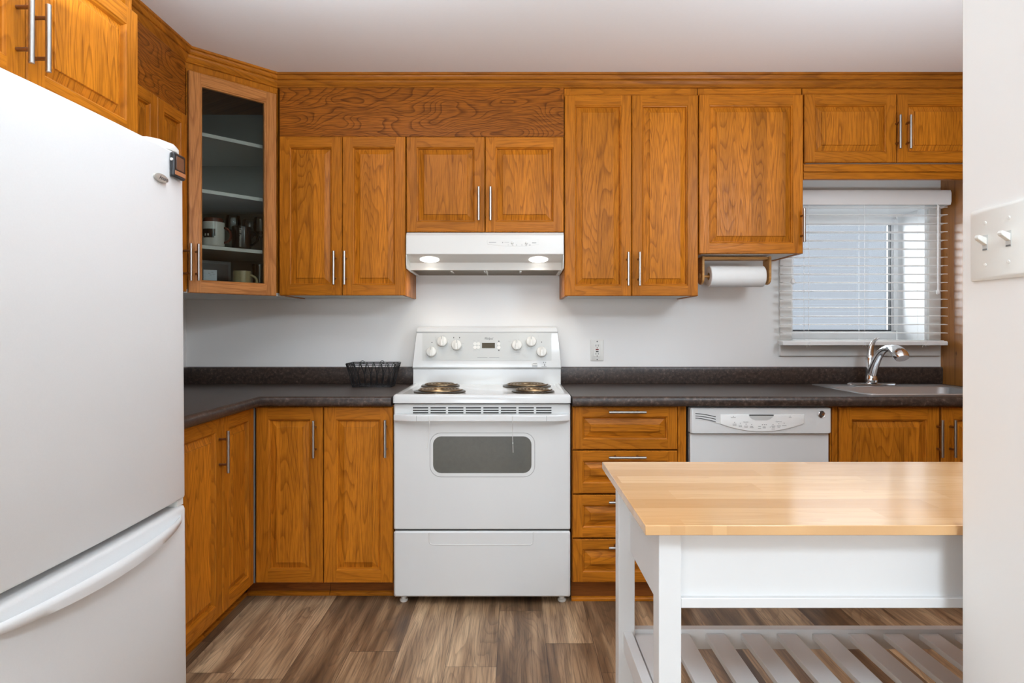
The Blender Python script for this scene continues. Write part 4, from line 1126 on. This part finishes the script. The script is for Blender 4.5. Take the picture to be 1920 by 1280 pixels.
for px, py in ((1374.2, 780), (1376.6, 791.3), (1387.4, 793), (1398, 794.6), (1408.6, 795.4), (1428.5, 795.6), (1432.3, 795.6), (1435.8, 795.6), (1448.6, 795.3), (1459.3, 794.2), (1469.5, 792.8), (1480.7, 779.4), (1443.3, 800)):
    m.lathe([(.0018, 0), (.0018, -.0005), (0, -.0005)], (xD(px), yk_, zD(py)), 8, 'y')
for px, py, w_ in ((1374.2, 782.3, 9), (1376.6, 794.6, 7), (1376.6, 797, 7), (1387.4, 796.6, 6), (1387.4, 799, 6), (1398, 798.4, 7), (1398, 800.6, 6), (1408.6, 799, 5), (1408.6, 801.2, 6.5), (1423.5, 799, 5), (1423.5, 802.4, 5.5), (1432, 799.6, 5), (1432, 801.6, 6), (1449, 798.4, 7), (1449, 800.8, 5), (1449, 803.6, 6), (1459.5, 797.8, 7), (1459.5, 800.2, 5), (1469.6, 797.2, 8), (1480.7, 781.8, 5)):
    m.box(xD(px - w_ / 2), xD(px + w_ / 2), yk_ - .0005, yk_, zD(py) - .0009, zD(py) + .0009)
m.build('printed_marks', 'grey_ink', kp, world=True)
m = MB()
for body, px, py, w_ in (('Cycles', 1397.5, 790.4, .022), ('Options', 1459, 789.8, .026)):
    Mx = Matrix(((1, 0, 0, xD(px)), (0, 0, -1, yk_ - .0003), (0, 1, 0, zD(py)), (0, 0, 0, 1)))
    m.text(body, .0075, Mx, shear=.25, width=w_)
m.build('lettering', 'pale_ink', kp, world=True, smooth=False)

# ---------------- island
IX0, IX1, IY0, IY1, IZ = .2335, 1.40, 1.073, 1.590, .8478
isl = thing('kitchen_island', 'white kitchen island cart with butcher block top and slatted shelf', 'island', ((IX0 + IX1) / 2, (IY0 + IY1) / 2, 0))
MB().box(IX0, IX1, IY0, IY1, IZ - .0178, IZ).build('tabletop', 'butcher_block', isl, world=True, bevel=.0015)
lx0, lx1, ly0, ly1, lt = .2655, IX1 - .032, 1.108, 1.573, .0405
for x in (lx0, lx1 - lt):
    for y in (ly0, ly1 - .045):
        MB().box(x, x + lt, y, y + .045, 0, IZ - .0179).build('leg', 'island_white', isl, world=True, bevel=.0015)
za = .640
for x in (lx0 + lt - .012, lx1 - lt):
    MB().box(x, x + .012, ly0 + .045, ly1 - .045, za, IZ - .018).build('side_apron', 'island_white', isl, world=True)
ap = MB().box(lx0 + lt, lx1 - lt, ly0 + .012, ly0 + .028, PZ(1122, 1.12), IZ - .018).build('front_panel', 'island_white', isl, world=True)
MB().box(lx0 + lt, lx1 - lt, ly0 + .002, ly0 + .030, PZ(1140, 1.11), PZ(1121, 1.11)).build('lower_rail', 'island_white', isl, world=True, bevel=.0015)
MB().box(lx0 + lt, lx1 - lt, ly1 - .028, ly1 - .012, .68, IZ - .018).build('back_panel', 'island_white', isl, world=True)
zs = PZ(1176, 1.55); zs0 = PZ(1213, 1.55)
MB().box(lx0 + lt, lx1 - lt, ly1 - .033, ly1 - .012, zs0, zs).build('shelf_rail', 'island_white', isl, world=True, bevel=.001)
MB().box(lx0 + lt, lx1 - lt, ly0 + .012, ly0 + .033, zs0, zs).build('shelf_rail', 'island_white', isl, world=True, bevel=.001)
for x in (lx0 + .012, lx1 - lt + .005):
    MB().box(x, x + .022, ly0 + .045, ly1 - .045, zs0, zs).build('shelf_side_rail', 'island_white', isl, world=True, bevel=.001)
k = 0; sxw = .0485
for k in range(12):
    X = PX(1322.3 + 66.7 * (k - 2), 1.540)
    if X + sxw > lx1 - lt: break
    MB().box(max(X, lx0 + .035), X + sxw, ly0 + .0335, ly1 - .0335, zs - .024, zs - .010).build('slat', 'island_white', isl, world=True, bevel=.001)
MB().lathe([(.004, 0), (.004, -.001), (0, -.001)], (lx0, 1.5505, PZ(998, 1.55)), 10, 'x').build('screw_cap', 'panel_grey_white', isl, world=True)

# ---------------- small things
# wire basket
bk = thing('wire_basket', 'black wire basket on the left countertop against the backsplash', 'basket', (PX(701, 3.115), 3.115, ZT))
m = MB(); bw, bd_, tw, td, H_ = .098, .055, .124, .072, .118; r_ = .0021
def rect(w_, d_, z): return [(p[0], p[1], z) for p in rrect(-w_, w_, -d_, d_, .012, 3)]
m.tube(rect(tw, td, H_), .0026, 6, True); m.tube(rect(tw, td, H_ - .008), .0018, 6, True); m.tube(rect(bw, bd_, .0022), .0022, 6, True); m.tube(rect(bw * 1.02, bd_ * 1.02, .008), .0016, 6, True)
def lerp3(a, b, u): return tuple(a[i] + (b[i] - a[i]) * u for i in range(3))
def side_wires(A0, A1, B0, B1, n):
    for k in range(n):
        u = (k + .5) / n; du = .46 / n
        b_ = lerp3(B0, B1, u); mid = lerp3(b_, lerp3(A0, A1, u), .52)
        m.tube([lerp3(B0, B1, u - du * .25), mid, lerp3(A0, A1, u - du)], r_ * .8, 5); m.tube([lerp3(B0, B1, u + du * .25), mid, lerp3(A0, A1, u + du)], r_ * .8, 5)
for s_ in (-1, 1):
    side_wires((-tw, s_ * td, H_), (tw, s_ * td, H_), (-bw, s_ * bd_, .002), (bw, s_ * bd_, .002), 7)
    side_wires((s_ * tw, -td, H_), (s_ * tw, td, H_), (s_ * bw, -bd_, .002), (s_ * bw, bd_, .002), 4)
for sx_ in (-1, 1):
    for sy_ in (-1, 1): m.tube([(sx_ * (tw - .004), sy_ * (td - .004), H_), (sx_ * (bw - .004), sy_ * (bd_ - .004), .002)], .0022, 6)
for k in range(7): m.tube([(-bw + 2 * bw * (k + .5) / 7, -bd_, .002), (-bw + 2 * bw * (k + .5) / 7, bd_, .002)], r_ * .8, 5)
m.build('frame', 'black_wire', bk)
for X in (-.040, .058):
    m = MB(); yb_ = td * .6
    m.tube([(X + .009 * math.cos(a), -td, H_ + .008 + .008 * math.sin(a)) for a in [2 * PI * k / 14 for k in range(14)]], .0014, 6, True)
    m.tube([(X, -td, H_), (X - .004, -td + .02, H_ + .002), (X - .004, -td + .07, H_ + .003), (X, td, H_)], .0016, 6)
    m.build('handle_loop', 'black_wire', bk)
# paper towel holder
PD = 3.06; hzt = zU(475.5) - .0006
ph = thing('paper_towel_holder', 'wooden paper towel holder mounted under the single-door wall cabinet', 'paper towel holder', (PX(1378, PD), PD, hzt))
pw_ = (PX(1442, PD) - PX(1313, PD)) / 2
MB().box(-pw_ + .012, pw_ - .012, -.012, .050, -.016, -.001).build('mounting_bar', 'oak_light', ph, bevel=.002)
for s_ in (-1, 1):
    m = MB(); pts = [(-.028, -.001), (-.028, -.110)] + [(.012 - .040 * math.cos(a), -.110 - .030 * math.sin(a)) for a in [PI * k / 10 for k in range(1, 10)]] + [(.052, -.110), (.052, -.001)]
    m.prism(pts, 'x', s_ * (pw_ - .006) - .006, s_ * (pw_ - .006) + .006); m.build('end_bracket', 'oak_light', ph, bevel=.003)
m = MB().lathe([(.010, -pw_ - .006), (.016, -pw_ - .003), (.016, -pw_ + .001), (.006, -pw_ + .001), (.006, pw_ + .002), (0, pw_ + .002)], (0, .012, -.098), 16, 'x'); m.build('dowel', 'oak_light', ph)
rl = thing('paper_towel_roll', 'white paper towel roll on the wooden holder', 'paper towel', (PX(1381, PD), PD + .012, hzt - .098))
hw = (PX(1432, PD) - PX(1330, PD)) / 2
m = MB().lathe([(.020, -hw), (.050, -hw), (.053, -hw + .003), (.053, hw - .003), (.050, hw), (.020, hw), (.020, -hw)], (0, 0, 0), 40, 'x', cap=False); m.build('roll', 'paper', rl)
m = MB().lathe([(.019, -hw), (.0195, -hw), (.0195, hw), (.019, hw), (.019, -hw)], (0, 0, 0), 20, 'x', cap=False); m.build('core', 'oak_light', rl)
# wall outlet
oy = YW - .0005
ol = thing('wall_outlet', 'white wall outlet with red and black buttons right of the range', 'outlet', (PX(1119.3, YW), oy, PZ(656.3, YW)))
m = MB(); m.loops([[(p[0], 0, p[1]) for p in rrect(-.0355, .0355, -.057, .057, .004, 3)], [(p[0], -.003, p[1]) for p in rrect(-.0355, .0355, -.057, .057, .004, 3)], [(p[0], -.006, p[1]) for p in rrect(-.0315, .0315, -.053, .053, .004, 3)]], cap0=True, cap1=True)
m.build('cover_plate', 'plastic_white', ol)
m = MB(); m.loops([[(p[0], -.006, p[1]) for p in rrect(-.0175, .0175, -.034, .034, .003, 3)], [(p[0], -.008, p[1]) for p in rrect(-.0165, .0165, -.033, .033, .003, 3)]], cap1=True); rc = m.build('receptacle', 'plastic_white', ol)
m = MB()
for z in (.0245, -.0185):
    m.box(-.0075, -.0050, -.0085, -.006, z - .0045, z + .0045); m.box(.0050, .0075, -.0085, -.006, z - .0045, z + .0045)
for z in (.0125, -.0310): m.lathe([(.0026, -.0085), (.0026, -.006), (0, -.006)], (0, 0, z), 10, 'y')
m.build('slots', 'black_gap', rc)
MB().box(-.0078, .0078, -.010, -.008, .0005, .0070).build('reset_button', 'red_button', rc)
MB().box(-.0070, .0070, -.010, -.008, -.0095, -.0040).build('test_button', 'black_plastic', rc)
for z in (.0465, -.0500): MB().lathe([(.0030, -.0060), (.0030, -.0066), (0, -.0066)], (0, 0, z), 10, 'y').build('screw', 'black_gap', ol)
# double light switch on the near wall
sw_ = thing('light_switch', 'white double toggle light switch plate on the near right wall', 'light switch', (XN - .0004, .9715, PZ(456, 1.0)), -PI / 2)
# local: x runs towards the camera along the wall, y into the wall
zc_ = 0
m = MB(); m.loops([[(p[0], 0, p[1]) for p in rrect(-.0585, .0585, -.0605, .0565, .004, 3)], [(p[0], -.0035, p[1]) for p in rrect(-.0585, .0585, -.0605, .0565, .004, 3)], [(p[0], -.006, p[1]) for p in rrect(-.054, .054, -.056, .052, .004, 3)]], cap0=True, cap1=True)
m.build('cover_plate', 'plastic_white', sw_)
for x in (-.0235, .0235):
    m = MB(); m.box(x - .0052, x + .0052, -.0066, -.0055, -.0125, .0125); so = m.build('switch_slot', 'panel_grey_white', sw_)
    m = MB(); m.prism([(-.006, -.004), (-.006, .008), (-.019, .0125), (-.021, .0085), (-.020, .0055)], 'x', x - .0045, x + .0045); m.build('toggle', 'plastic_white', sw_, bevel=.001)
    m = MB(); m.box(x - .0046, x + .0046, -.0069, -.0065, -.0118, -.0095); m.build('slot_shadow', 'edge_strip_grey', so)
    for z in (.032, -.036): MB().lathe([(.0032, -.0058), (.0030, -.0070), (0, -.0074)], (x, 0, z), 12, 'y').build('screw', 'plastic_white', sw_)
